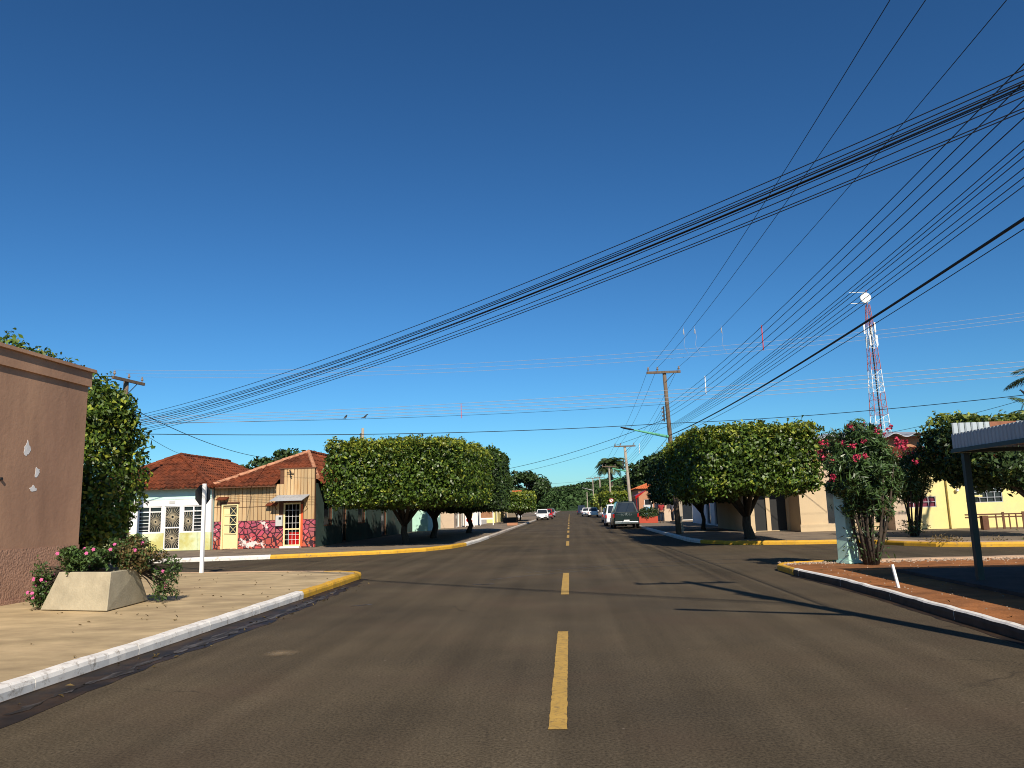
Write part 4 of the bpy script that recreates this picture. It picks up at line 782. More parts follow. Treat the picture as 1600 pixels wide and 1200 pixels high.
# ------------------------------------------------------------------ trees and plants
def limbs(root, base, top, r0, tips, seed=0, name='trunk', m=BARK, bend=.15, fork=.45):
    """a tapered trunk with limbs reaching the tips, one connected part"""
    r = random.Random(seed); base, top = Vector(base), Vector(top); mb = MB()
    mid = base.lerp(top, .5) + Vector((r.uniform(-bend, bend), r.uniform(-bend, bend), 0))
    mb.tube([base - Vector((0, 0, .1)), base + Vector((0, 0, .12)), mid, top], [r0 * 1.45, r0 * 1.05, r0 * .9, r0 * .8], 9)
    for t in tips:
        t = Vector(t); s = top.lerp(mid, r.uniform(0, fork)); q = s.lerp(t, .45) + Vector((r.uniform(-bend, bend), r.uniform(-bend, bend), r.uniform(0, bend)))
        mb.tube([s, q, t], [r0 * .6, r0 * .42, r0 * .16], 7)
    return mb.build(name, m, root, smooth=True)
def clipped_tree(name, label, trunk, c, h, n, seed, leaf=.15, tips=7, r0=.17, group='clipped street trees', top_new=.42, p=9, rough=.075, fork_z=None, mats=None):
    o = thing(name, label, 'tree', (trunk[0], trunk[1], KH), group)
    P, Nn = box_crown(c, h, n, p, seed, depth=.22, rough=rough)
    n2 = n // 5; P2, N2 = box_crown(c, np.array(h) - .55, n2, p, seed + 5, depth=.35)
    P = np.concatenate([P, P2]); Nn = np.concatenate([Nn, N2]); N3 = leafy(P, Nn)
    sz = np.concatenate([np.full(n, leaf), np.full(n2, leaf * 2.2)])
    zt = c[2] + h[2]; u = RNG.random(len(P)); zz = (zt - P[:, 2])
    tuft = lump(P, 3.1, 1, seed + 13) + lump(P, 8.5, 1, seed + 14)
    new = (zz < top_new * 1.6) & (u < np.clip(1.0 - zz / (top_new * 1.6), 0, 1) * .8 + .1 + tuft * .5) | (u < .05 + np.clip(tuft - .25, 0, 1) * .9)
    leaf_mesh('crown', P, N3, sz, sz * .62, mats or [LEAF, LEAF_N], new.astype(int), parent=o)
    # a few shoots that escaped the shears
    r = np.random.default_rng(seed + 9); k = 46; S = np.array(c) + np.stack([r.uniform(-.9, .9, k) * h[0], r.uniform(-.9, .9, k) * h[1], np.full(k, h[2] * .98)], 1)
    T = np.concatenate([S + np.array([0, 0, 1]) * q + r.normal(size=(k, 3)) * .05 for q in (.03, .09, .16, .22)]); keep = r.random(len(T)) < np.repeat([1, .9, .6, .35], k)
    leaf_mesh('shoots', T[keep], unit(RNG.normal(size=(keep.sum(), 3))), leaf * .9, leaf * .4, LEAF_N, parent=o)['kind'] = 'stuff'
    r = random.Random(seed); zf = fork_z or (c[2] - h[2] - .5)
    tp = [(c[0] + math.cos(a) * h[0] * r.uniform(.35, .8), c[1] + math.sin(a) * h[1] * r.uniform(.35, .8), c[2] + r.uniform(-.5, .3) * h[2]) for a in [i * 2 * math.pi / tips + r.uniform(-.3, .3) for i in range(tips)]]
    limbs(o, (trunk[0], trunk[1], KH), (trunk[0] + r.uniform(-.1, .1), trunk[1], zf), r0, tp, seed)
    return o
clipped_tree('clipped_ficus_tree', 'large box clipped ficus on the far left corner, nearest the plank house', (-7.7, 36.3), (-7.5, 36.3, 3.32), (2.95, 4.4, 1.42), 44000, 21, .145, fork_z=1.15, p=12)
clipped_tree('clipped_ficus_tree', 'clipped ficus just behind the large corner one on the left', (-7.6, 43), (-7.35, 43.4, 3.5), (2.85, 3.5, 1.6), 20000, 22, .17)
clipped_tree('clipped_ficus_tree', 'darker clipped ficus farther back on the left, beside the poster stand', (-6.6, 50.5), (-6.9, 51.3, 3.5), (2.75, 4.3, 1.9), 22000, 23, .19, mats=[LEAF_D, LEAF])
clipped_tree('clipped_ficus_tree', 'small low box clipped tree standing alone down the left pavement', (-5.6, 82), (-5.2, 82, 2.35), (1.6, 2.2, .9), 9000, 24, .2, r0=.1)
clipped_tree('clipped_ficus_tree', 'large box clipped ficus on the far right corner before the beige building', (7.3, 32.6), (6.85, 32.4, 3.2), (2.25, 4.5, 1.2), 38000, 25, .145, fork_z=1.2, rough=.09, r0=.2, p=14)
clipped_tree('clipped_ficus_tree', 'smaller clipped tree behind the large corner one on the right', (7.6, 45.5), (7.0, 45.5, 3.2), (1.95, 5, 1.45), 18000, 26, .18, mats=[LEAF_D, LEAF], r0=.12)

def natural_tree(name, label, trunk, c, h, nclump, per, cr, leaf, seed, mats=LEAF_D, r0=.2, cat='tree', group=None, tips=6, flat=.8, shell=.5, z0=KH, mi=None):
    o = thing(name, label, cat, (trunk[0], trunk[1], z0), group)
    P, Nn, C = clump_crown(c, h, nclump, per, cr, seed, flat, shell)
    leaf_mesh('crown', P, leafy(P, Nn, .3, .6), leaf, leaf * .6, mats, None if mi is None else (RNG.random(len(P)) < mi).astype(int), parent=o)
    idx = np.random.default_rng(seed).choice(len(C), min(tips, len(C)), replace=False)
    limbs(o, (trunk[0], trunk[1], z0), (trunk[0] * .6 + c[0] * .4, trunk[1] * .6 + c[1] * .4, c[2] - h[2] * .55), r0, [tuple(C[i]) for i in idx], seed, bend=.2)
    return o
# tall street tree right behind the brown building
o = thing('ficus_tree', 'tall bushy ficus right behind the corner of the brown building', 'tree', (-12.4, 19.3, KH))
P, Nn = box_crown((-12.75, 19.3, 3.0), (1.45, 1.35, 2.5), 19000, 2.5, 31, depth=.3, rough=.2, lumpk=2.4)
P2, N2 = box_crown((-12.7, 19.3, 3.15), (.9, .9, 1.8), 5000, 3, 32, depth=.3); P = np.concatenate([P, P2]); Nn = np.concatenate([Nn, N2])
u = RNG.random(len(P)); leaf_mesh('crown', P, leafy(P, Nn, .2, .7), .13, .075, [LEAF, LEAF_N], (u < .16).astype(int), parent=o)
limbs(o, (-12.4, 19.3, KH), (-12.5, 19.3, 1.5), .12, [(-13.2, 19, 4), (-12, 19.7, 4.2), (-12.5, 18.6, 3.4), (-12.2, 20, 3.3), (-11.8, 19, 2.8)], 3)
o = thing('ficus_tree', 'tree top showing above the brown parapet at the left edge', 'tree', (-14.9, 19.2, KH))
P, Nn = box_crown((-14.85, 19.2, 4.9), (1.35, 1.5, 1.4), 9000, 3, 33, depth=.3, rough=.2); u = RNG.random(len(P))
leaf_mesh('crown', P, leafy(P, Nn, .2, .7), .14, .08, [LEAF, LEAF_N], (u < .3).astype(int), parent=o); limbs(o, (-14.9, 19.2, KH), (-14.9, 19.2, 3), .14, [(-15.4, 19, 5), (-14.3, 19.6, 5.2), (-14.8, 18.6, 4.6)], 4)
# tree before the yellow building
o = thing('clipped_shade_tree', 'pale topped shade tree with leaning dark trunk before the yellow building', 'tree', (17.1, 29.0, KH))
P, Nn = box_crown((15.95, 29.0, 3.2), (2.55, 2.2, 1.2), 22000, 3.6, 35, depth=.35, rough=.2); zz = 4.5 - P[:, 2]; u = RNG.random(len(P))
new = (u < np.clip(1 - zz / .8, 0, 1) * .9 + .03); leaf_mesh('crown', P, leafy(P, Nn, .3, .75), .19, .1, [LEAF_D, LEAF_Y], new.astype(int), parent=o)
m_ = MB(); m_.tube([(17.1, 29, KH - .1), (17.05, 29, .5), (16.8, 29, 1.0), (16.4, 29, 1.4), (16.1, 29, 1.9), (15.7, 29, 2.8)], [.15, .11, .1, .1, .09, .05], 8); m_.tube([(16.4, 29, 1.4), (15.7, 28.9, 2.0), (15.0, 28.8, 2.7)], [.07, .055, .03], 6); m_.tube([(16.8, 29, 1.0), (17.3, 29.1, 2.1), (17.7, 29.2, 3.0)], [.07, .05, .03], 6); m_.build('trunk', BARK, o, smooth=True)
# distant trees, each one its own
far = [
 ('shade_tree', 'dark round tree behind the left houses, nearer the plank house roof', (-24.0, 66), (-24.0, 66, 5.2), (3.2, 3.2, 1.9), 40, 130, 1.0, .42, LEAF_D, KH),
 ('shade_tree', 'low dark tree showing just above the mint house roof', (-28.3, 67), (-28.2, 67, 4.6), (2.2, 3, 1.4), 26, 110, .9, .42, LEAF_D, KH),
 ('shade_tree', 'tallest dark tree down the left side beyond the parked white car', (-9.5, 152), (-9.5, 152, 5.6), (5.2, 5, 2.6), 60, 130, 1.5, .6, LEAF_D, KH),
 ('shade_tree', 'broad dark tree behind the small box tree on the left', (-17, 150), (-17, 150, 4.4), (6, 5, 2.6), 60, 110, 1.5, .6, LEAF_D, KH),
 ('shade_tree', 'mid green tree beside the road, farthest of the left side trees', (-7.5, 205), (-7.6, 205, 4.0), (4, 5, 2.6), 44, 110, 1.3, .6, LEAF_H, KH),
 ('shade_tree', 'dark tree behind the bar with the orange roof', (11.5, 100), (11.3, 100, 5.2), (3.6, 4, 2.6), 56, 130, 1.1, .5, LEAF_D, KH),
 ('shade_tree', 'tall dark tree rising left of the large right corner ficus', (15.5, 104), (14.8, 104, 6.2), (3.6, 4, 2.8), 56, 130, 1.1, .5, LEAF_D, KH),
 ('shade_tree', 'dark tree at the foot of the far palm', (10.5, 132), (10.3, 132, 3.2), (3.4, 4, 1.8), 44, 120, 1.2, .55, LEAF_D, KH),
 ('shade_tree', 'small pale green tree by the road beneath the far poles', (6.6, 175), (6.6, 175, 2.6), (1.8, 2, 1.4), 24, 90, .8, .45, LEAF_Y, KH),
]
for i, (nm, lb, tr, c, hh, nc, per, cr, lf, m, z0) in enumerate(far): natural_tree(nm, lb, tr, c, hh, nc, per, cr, lf, 60 + i, m, .22, group='trees farther off', z0=z0)
clipped_tree('clipped_hedge_tree', 'low clipped hedge tree beyond the pickup, nearer of two', (6.6, 112), (6.3, 112, 2.6), (1.9, 3, .95), 7000, 51, .26, group='clipped hedge trees on the right', r0=.1)
clipped_tree('clipped_hedge_tree', 'taller clipped hedge tree behind the low one beyond the pickup', (7.8, 121), (7.6, 121, 3.4), (2.9, 3, 1.1), 8000, 52, .3, group='clipped hedge trees on the right', r0=.12, mats=[LEAF_D, LEAF])
clipped_tree('clipped_hedge_tree', 'dark clipped row tree in shade behind the small left box tree', (-6.2, 97), (-6.2, 97, 2.2), (1.6, 6, .9), 9000, 53, .26, r0=.1, mats=[LEAF_D, LEAF_D])
for i, (x, y, zt) in enumerate(((16.5, 70, 8.7), (17.6, 71, 8.9))):
    o = thing('cypress_tree', ('left' if i == 0 else 'right') + ' of two dark cypress tips above the right corner ficus', 'tree', (x, y, KH), 'cypress tips')
    r = np.random.default_rng(80 + i); n = 3500; z = r.uniform(.05, 1, n); a = r.uniform(0, 6.283, n); rad = (1 - z) ** .7 * .95 * r.uniform(.5, 1, n) + .05
    P = np.stack([x + np.cos(a) * rad, y + np.sin(a) * rad, 1 + z * (zt - 1)], 1); leaf_mesh('crown', P, unit(np.stack([np.cos(a), np.sin(a), np.full(n, .5)], 1) + r.normal(size=(n, 3)) * .5), .35, .14, LEAF_D, parent=o)
    m_ = MB(); m_.tube([(x, y, 0), (x, y, zt - .5)], [.14, .03], 6); m_.build('trunk', BARK, o)

def palm(name, label, base, zc, nf, L, seed, droop=.9, lean=(0, 0), r0=.16, leaf_w=.05, lmul=.32):
    o = thing(name, label, 'palm tree', (base[0], base[1], KH)); r = random.Random(seed)
    m_ = MB(); pts = [(base[0] + lean[0] * t * t, base[1] + lean[1] * t * t, KH - .05 + (zc - KH) * t) for t in [i / 8 for i in range(9)]]
    m_.tube(pts, [r0 * (1.3 - .5 * i / 8) * (1 + .05 * (i % 2)) for i in range(9)], 9); m_.build('trunk', BARK, o, smooth=True)
    c = Vector(pts[-1])
    for k in range(nf):
        a = k * 2.399 + r.uniform(-.2, .2); el = r.uniform(-.25, 1.1); d = Vector((math.cos(a) * math.cos(el), math.sin(a) * math.cos(el), math.sin(el)))
        sp = []; p = c.copy(); n = 9
        for i in range(n + 1):
            sp.append(p.copy()); d = (d + Vector((0, 0, -droop / n * (1 + i * .12)))).normalized(); p = p + d * (L * r.uniform(.9, 1.0) / n)
        V = []; F = []; mb = MB(); mb.tube(sp, [.03 - .025 * i / n for i in range(n + 1)], 4)
        for i in range(n * 4):
            t = (i + 1) / (n * 4 + 1); f = t * n; j = min(int(f), n - 1); q = sp[j].lerp(sp[j + 1], f - j); dd = (sp[j + 1] - sp[j]).normalized(); sd_ = dd.cross(Vector((0, 0, 1))).normalized(); upv = sd_.cross(dd)
            ll = L * lmul * math.sin(math.pi * min(1, .12 + t * .9)) + .05
            for s in (-1, 1):
                e = q + (sd_ * s * .75 + dd * .55 + upv * r.uniform(-.1, .25) - Vector((0, 0, .35 + .25 * t))).normalized() * ll * r.uniform(.85, 1.1); mdl = q.lerp(e, .45) + Vector((0, 0, ll * .06))
                b_ = len(V); w_ = leaf_w; V += [q, mdl + dd * w_ * .5, e, mdl - dd * w_ * .5]; F.append((b_, b_ + 1, b_ + 2, b_ + 3))
        mb.add(V, F); raw(mb, 'frond', PALML, o)
    return o
palm('palm_tree', 'feathery palm leaning in at the right edge above the yellow building', (24.6, 40), 7.4, 22, 2.6, 1, lmul=.3)
palm('palm_tree', 'lower palm with only its top fronds showing over the dark shelter', (22.0, 37.0), 5.3, 14, 1.8, 2)
palm('palm_tree', 'shaggy palm far down the right side beyond the second pole', (6.9, 126), 8.4, 36, 3.3, 3, droop=1.25, r0=.28, leaf_w=.14, lmul=.3)

def oleander(label, base, c, h, n, seed, stems, nfl, z_leg):
    o = thing('oleander', label, 'shrub', (base[0], base[1], KH), 'pink oleanders'); r = random.Random(seed); rn = np.random.default_rng(seed)
    m_ = MB(); tips = []
    for k in range(stems):
        a = k * 2.4; t = Vector((c[0] + math.cos(a) * h[0] * r.uniform(.2, .75), c[1] + math.sin(a) * h[1] * r.uniform(.2, .75), c[2] + r.uniform(-.1, .7) * h[2])); b0 = Vector((base[0] + math.cos(a) * .12, base[1] + math.sin(a) * .12, KH - .05))
        q = b0.lerp(t, .5) + Vector((r.uniform(-.12, .12), r.uniform(-.12, .12), .15)); m_.tube([b0, b0.lerp(q, .5) + Vector((r.uniform(-.06, .06), 0, 0)), q, t], [.04, .034, .026, .01], 6); tips.append(t)
    st = m_.build('stems', BARK, o, smooth=True); st['kind'] = 'stuff'
    P, Nn, C = clump_crown(c, h, 64, n // 64, .3, seed, .95, .2)
    Pb, Nb, Cb = clump_crown((c[0] * .6 + base[0] * .4, c[1], c[2] - h[2] * .75), (h[0] * .7, h[1] * .7, h[2] * .6), 26, n // 90, .26, seed + 3, 1, .2); P = np.concatenate([P, Pb]); Nn = np.concatenate([Nn, Nb])
    D = unit(P - np.array([base[0], base[1], KH + .8])); leaf_mesh('foliage', P, leafy(P, Nn, .15, .8), .17, .034, LEAF_O, fold=.12, parent=o, droop=None)
    r2 = rn.random(500)
    S = np.stack([base[0] + rn.normal(size=500) * .22, base[1] + rn.normal(size=500) * .2, KH + .1 + r2 * z_leg], 1); leaf_mesh('lower_leaves', S, unit(rn.normal(size=(500, 3))), .13, .03, LEAF_O, parent=o)
    for k in range(nfl):
        a = r.uniform(0, 6.283); el = r.uniform(-.35, 1.45); q = np.array(c) + np.array([math.cos(a) * math.cos(el), math.sin(a) * math.cos(el), math.sin(el)]) * (np.array(h) + .14) * r.uniform(.9, 1.06)
        if q[1] > c[1] + .3 * h[1]: q[1] = 2 * c[1] - q[1]
        nn = r.choice((10, 16, 24)); Q = q + rn.normal(size=(nn, 3)) * .03; leaf_mesh('blossom', Q, unit(rn.normal(size=(nn, 3)) + np.array([.2, -.6, .5])), .055, .045, OLE_F, parent=o)
    return o
oleander('pink oleander beside the mint post at the near right corner', (6.85, 18.6), (6.9, 18.65, 2.4), (.95, .9, .85), 16000, 5, 17, 34, 1.3)
oleander('smaller pink oleander on the far pavement before the beige wall', (13.2, 31.2), (13.35, 31.2, 2.55), (1.05, 1.0, .85), 9000, 6, 11, 18, .5)

# planter with periwinkles
pl = thing('concrete_planter', 'tapered pale concrete planter box on the near left pavement', 'planter', (-8.2, 13.2, KH))
def frustum(x0, x1, y0, y1, z0, z1, ins, rot, c):
    V = []
    for z, i in ((z0, 0), (z1, ins)):
        for x, y in ((x0 + i * 1.1, y0 + i * .25), (x1 - i * .35, y0 + i * .25), (x1 - i * .35, y1 - i * 1.6), (x0 + i * 1.1, y1 - i * 1.6)):
            V.append((c[0] + x * math.cos(rot) - y * math.sin(rot), c[1] + x * math.sin(rot) + y * math.cos(rot), z))
    return V
B4 = [(-8.93, 12.71), (-7.54, 12.35), (-7.68, 13.85), (-9.0, 14.1)]; T4 = [(-8.66, 12.74), (-7.56, 12.44), (-7.6, 13.3), (-8.66, 13.55)]
V = [(x, y, KH) for x, y in B4] + [(x, y, KH + .61) for x, y in T4]; tc = np.mean(T4, 0)
Vi = [(tc[0] + (x - tc[0]) * .86, tc[1] + (y - tc[1]) * .84, KH + .5) for x, y in T4] + [(tc[0] + (x - tc[0]) * .86, tc[1] + (y - tc[1]) * .84, KH + .611) for x, y in T4]
m_ = MB(); m_.add(V + Vi, [(0, 1, 5, 4), (1, 2, 6, 5), (2, 3, 7, 6), (3, 0, 4, 7), (4, 5, 13, 12), (5, 6, 14, 13), (6, 7, 15, 14), (7, 4, 12, 15), (12, 13, 9, 8), (13, 14, 10, 9), (14, 15, 11, 10), (15, 12, 8, 11), (3, 2, 1, 0)]); m_.build('box', CONC, pl, bevel=.012)
m_ = MB(); m_.add([(x, y, KH + .56) for x, y, z in Vi[4:]], [(0, 1, 2, 3)]); m_.build('soil', SOIL, pl)
def periwinkle(name, label, c, h, n, m, seed, nfl, base, leaf=.055):
    o = thing(name, label, 'shrub', base); rn = np.random.default_rng(seed); r = random.Random(seed)
    P, Nn, C = clump_crown(c, h, 52, n // 60, .105, seed, .9, .3)
    sprig = [C[k] + (C[k] - np.array(c)) * np.array([.5, .5, .9]) * t + rn.normal(size=3) * .012 for k in range(0, 52, 2) for t in np.linspace(0, .7, 9)]; P = np.concatenate([P, np.array(sprig)]); Nn = np.concatenate([Nn, unit(rn.normal(size=(len(sprig), 3)))]); P[:, 2] = np.where(P[:, 2] < KH + .02, KH + .02 + rn.random(len(P)) * .1, P[:, 2]); leaf_mesh('foliage', P, leafy(P, Nn, .25, .8), leaf, leaf * .5, m, (rn.random(len(P)) < .4).astype(int) if isinstance(m, list) else None, parent=o)
    m_ = MB()
    for q in C: m_.tube([base, Vector(base).lerp(Vector(q), .5) + Vector((r.uniform(-.05, .05), r.uniform(-.05, .05), .06)), tuple(q)], [.008, .006, .003], 4)
    st = m_.build('stems', BARK, o); st['kind'] = 'stuff'
    for k in range(nfl):
        q = C[r.randrange(len(C))] + rn.normal(size=3) * .05 + np.array([.03, -.14, .06]); nrm = unit(np.array([[r.uniform(-.5, .5), -1, r.uniform(0, .8)]]))[0]; t = unit(np.cross(nrm, [[0, 0, 1]]))[0]; b_ = np.cross(nrm, t); V = []; F = []
        for j in range(5):
            a = j * 1.2566; d = t * math.cos(a) + b_ * math.sin(a); s_ = -t * math.sin(a) + b_ * math.cos(a); i0 = len(V); V += [tuple(q), tuple(q + d * .022 + s_ * .014 + nrm * .004), tuple(q + d * .034), tuple(q + d * .022 - s_ * .014 + nrm * .004)]; F.append((i0, i0 + 1, i0 + 2, i0 + 3))
        mb = MB(); mb.add(V, F); raw(mb, 'flower', PINK, o)
    return o
periwinkle('flowering_shrub', 'green pink flowered shrub filling the left of the concrete planter', (-8.3, 13.0, .98), (.56, .45, .2), 6500, LEAF_P, 41, 8, (-8.3, 13.0, KH + .56))
periwinkle('flowering_shrub', 'trailing pink flowered stems spilling down the left side of the planter', (-9.02, 12.95, .52), (.16, .3, .4), 1700, LEAF_P, 42, 10, (-8.6, 13.05, KH + .56))
periwinkle('flowering_shrub', 'dry brownish shrub leaning over the right side of the planter', (-7.6, 13.25, 1.0), (.4, .42, .28), 4200, [LEAF_B, LEAF_P], 43, 4, (-7.75, 13.2, KH + .56))
periwinkle('flowering_shrub', 'thin green stems hanging onto the pavement right of the planter', (-7.25, 13.6, .55), (.22, .3, .44), 1200, LEAF_P, 44, 4, (-7.6, 13.3, KH + .55))
periwinkle('flowering_shrub', 'upright brown green shoots at the back of the planter', (-7.85, 13.4, 1.1), (.3, .25, .3), 1700, LEAF_P, 45, 2, (-7.9, 13.35, KH + .56))
# weeds and gravel on the right
def weeds(label, x0, x1, y0, y1, n, hgt, m, seed, z=KH):
    rn = np.random.default_rng(seed); P = np.stack([rn.uniform(x0, x1, n), rn.uniform(y0, y1, n), z + np.abs(rn.normal(size=n)) * hgt], 1)
    k = np.sin(P[:, 0] * 4.1 + seed) + np.sin(P[:, 0] * 1.7) + rn.normal(size=n) * .5; P = P[k > .3]
    return tag(leaf_mesh('weeds', P, unit(rn.normal(size=P.shape) + np.array([0, -.6, .4])), .1, .03, m), label, 'weeds', kind='stuff')
weeds('dry weeds growing along the kerb before the yellow building', 11.6, 24, 26.3, 27.2, 2600, .1, LEAF_B, 1)
weeds('low green weeds on the verge before the yellow building', 14.5, 17.5, 26.4, 27.2, 500, .16, LEAF_P, 2)
rn = np.random.default_rng(4); mb = MB()
for k in range(900):
    x = rn.uniform(5.0, 12.0); y = 19.3 + rn.normal() * .22 + (x - 5) * .03; s = rn.uniform(.012, .035); z = KH - .03 + s * .3
    mb.add([(x - s, y, z), (x, y - s, z - .005), (x + s, y, z), (x, y + s * .8, z), (x + s * .2, y, z + s * .8)], [(0, 1, 4), (1, 2, 4), (2, 3, 4), (3, 0, 4)])
tag(raw(mb, 'gravel', GRAVEL, None) if False else mb.build('gravel', GRAVEL), 'strip of loose gravel behind the near right kerb', 'gravel', kind='stuff')
mb = MB()
for k in range(500):
    x = rn.uniform(5.3, 14.0); y = rn.uniform(8, 19); s = rn.uniform(.008, .02); z = KH - .03 + s * .3
    mb.add([(x - s, y, z), (x, y - s, z - .005), (x + s, y, z), (x, y + s * .8, z), (x + s * .2, y, z + s * .8)], [(0, 1, 4), (1, 2, 4), (2, 3, 4), (3, 0, 4)])
tag(mb.build('gravel', GRAVEL), 'small stones scattered over the red earth verge', 'gravel', kind='stuff')

# wooded hill at the end of the street
V = []; nx, ny = 60, 24; rn = np.random.default_rng(9)
def hill_z(x, y): return -1 + 15.5 * max(0, min(1, (y - 380) / 330)) ** .9 * (1 + .16 * math.sin(x * .011 + .6) + .07 * math.sin(x * .037) + .05 * math.sin(y * .02 + x * .017)) + (6 if x > 60 else x * .1 if x > 0 else 0) * min(1, max(0, (y - 380) / 200))
for j in range(ny + 1):
    for i in range(nx + 1): x = -600 + 1300 * i / nx; y = 370 + 630 * j / ny; V.append((x, y, hill_z(x, y)))
mb = MB(); mb.add(V, [(j * (nx + 1) + i, j * (nx + 1) + i + 1, (j + 1) * (nx + 1) + i + 1, (j + 1) * (nx + 1) + i) for j in range(ny) for i in range(nx)]); tag(mb.build('hill', LEAF_H, smooth=True), kind='structure')
PP = []; NN = []
for k in range(3000):
    y = 385 + 350 * rn.random() ** .8; x = rn.uniform(-.28, .3) * y; s = rn.uniform(1.6, 3.4); per = 26; d = unit(rn.normal(size=(per, 3))); d[:, 2] = np.abs(d[:, 2]) * 1.1
    PP.append(np.array([x, y, hill_z(x, y) + s * .7]) + d * s * np.array([1, 1, .85])); NN.append(d)
P = np.concatenate(PP); tag(leaf_mesh('forest', P, leafy(P, np.concatenate(NN), .3, .45), 2.1, 1.4, LEAF_H), 'dense green woodland covering the hill at the end of the street', 'forest', kind='stuff')

# ------------------------------------------------------------------ poles, lamps
def pole(name, label, x, y, ztop, m=WOODP, r0=.14, arm=None, armdir=(1, 0), arm_z=None, arm_len=2.0, arm_off=0, ins=(-.9, -.45, .85), rack=None, lean=(0, 0), group='utility poles', lamp=None):
    o = thing(name, label, 'utility pole', (x, y, KH), group)
    mb = MB(); mb.tube([(x + lean[0] * t, y + lean[1] * t, KH - .1 + (ztop - KH) * t) for t in (0, .25, .5, .75, 1)], [r0 * (1.15 - .4 * t) for t in (0, .25, .5, .75, 1)], 10); mb.build('shaft', m, o, smooth=True)
    tx, ty = x + lean[0], y + lean[1]
    if arm is not None:
        d = Vector((armdir[0], armdir[1], 0)).normalized(); n = Vector((-d.y, d.x, 0)); az = arm_z or ztop - .12; c = Vector((tx, ty, az)) + d * arm_off - n * (r0 * .9)
        mb = MB(); mb.obox(c, d * arm_len / 2, n * .05, (0, 0, .06)); a = mb.build('crossarm', m if m is WOODP else WOODP, o)
        mb = MB(); mb.tube([c + d * .55 - Vector((0, 0, .05)), Vector((tx, ty, az - .55)) - n * (r0 * .8)], .018, 5); mb.build('brace', BLACKM, a)
        for k in ins:
            mb = MB(); q = Vector((tx, ty, az + .06)) + d * (k + arm_off) - n * (r0 * .9); mb.lathe(q, [(.015, 0), (.02, .06), (.055, .09), (.06, .13), (.035, .17), (.045, .2), (.02, .24)], 8); mb.build('insulator', CERAMIC, a)
    if rack:
        z0, nn = rack; mb = MB(); mb.box(tx - r0 - .05, tx - r0 + .02, ty - .03, ty + .03, z0 - .1, z0 + .2 * (nn - 1) + .1); rk = mb.build('wire_rack', BLACKM, o)
        for k in range(nn): mb = MB(); mb.lathe((tx - r0 - .09, ty, z0 + .2 * k - .04), [(.03, 0), (.045, .02), (.03, .04), (.045, .06), (.03, .08)], 8); mb.build('spool_insulator', CERAMIC, rk)
    if lamp:
        (px, py, pz), (lx, ly, lz), armm = lamp; P0, P1 = Vector((px, py, pz)), Vector((lx, ly, lz)); d = (P1 - P0)
        mb = MB(); mb.tube([P0, P0 + d * .35, P0 + d * .75], [.075, .06, .035], 8); a = mb.build('lamp_arm', armm, o)
        mb = MB(); u = d.normalized(); s = u.cross(Vector((0, 0, 1))).normalized(); v = s.cross(u)
        sec = lambda t, w_, h_: [P0 + d * t + s * w_ * math.cos(q) + v * h_ * math.sin(q) for q in [i * math.pi / 4 for i in range(8)]]
        mb.loft([sec(.72, .03, .03), sec(.78, .08, .045), sec(.92, .1, .05), sec(1.0, .05, .03)]); mb.build('lamp_head', BLACKM if armm is LAMPG else METERB, a, smooth=True)
    return o
XA = 5.2
poleA = pole('utility_pole', 'timber pole with crossarm rising behind the large right corner ficus', 5.45, 40, 8.6, r0=.125, arm=1, arm_z=8.42, arm_len=1.75, arm_off=-.05, ins=(-.78, -.3, .8), rack=(5.95, 4), lean=(-.25, 0), lamp=((5.2, 39.9, 5.05), (2.75, 39.2, 5.55), LAMPG))
poleB = pole('utility_pole', 'concrete pole with plain crossarm standing behind the pickup', 5.75, 73, 7.25, CONCP, r0=.16, arm=1, arm_z=7.15, arm_len=2.0, ins=(-.9, -.4, .85), rack=(5.2, 4), lean=(-.35, 0), lamp=((5.5, 73, 4.8), (3.6, 72.6, 5.2), LAMPG))
poleC = pole('utility_pole', 'pole in front of the far palm, with green lamp arm', 5.8, 110, 7.3, CONCP, arm=1, arm_len=2, rack=(5.4, 4), lamp=((5.7, 110, 5.0), (8.6, 110, 6.1), LAMPG))
pole('utility_pole', 'far pole with double crossarm left of the palm', 5.9, 190, 8.6, CONCP, arm=1, arm_len=3.2, lamp=((5.8, 190, 5.6), (3.2, 190, 6.3), METERB))
pole('utility_pole', 'farthest thin pole against the wooded hill', 5.5, 240, 6.2, CONCP, r0=.16)
pole('utility_pole', 'far pole standing between the palm and the double armed pole', 6.2, 155, 7.5, CONCP, arm=1, arm_len=2.2)
pole('utility_pole', 'dark pole with slanting crossarm behind the tall ficus on the left', -18.75, 31.2, 7.6, WOODP, arm=1, armdir=(.12, 1), arm_len=2.0, ins=(-.9, 0, .85))
pole('utility_pole', 'thin pole tip poking above the left corner ficus', -16.2, 60, 8.4, CONCP, arm=None, rack=(7.6, 2))
P0X, P0Y = 5.75, 5.8
pole('utility_pole', 'tall roadside pole standing just outside the picture on the right', P0X, P0Y, 8.75, WOODP, arm=1, arm_z=8.5, arm_len=2.0, arm_off=-.12, ins=(-.88, -.35, .82), rack=(6.1, 4), lamp=((5.65, 5.8, 4.5), (3.75, 5.35, 5.6), BLACKM))
pole('utility_pole', 'side street pole just outside the picture at the right edge', 19.3, 28.3, 8.2, WOODP, arm=1, armdir=(0, 1), rack=(5.9, 4))
pole('telephone_pole', 'short cable pole hidden in the tall ficus on the left', -12.0, 20.3, 4.7, WOODP, r0=.09)

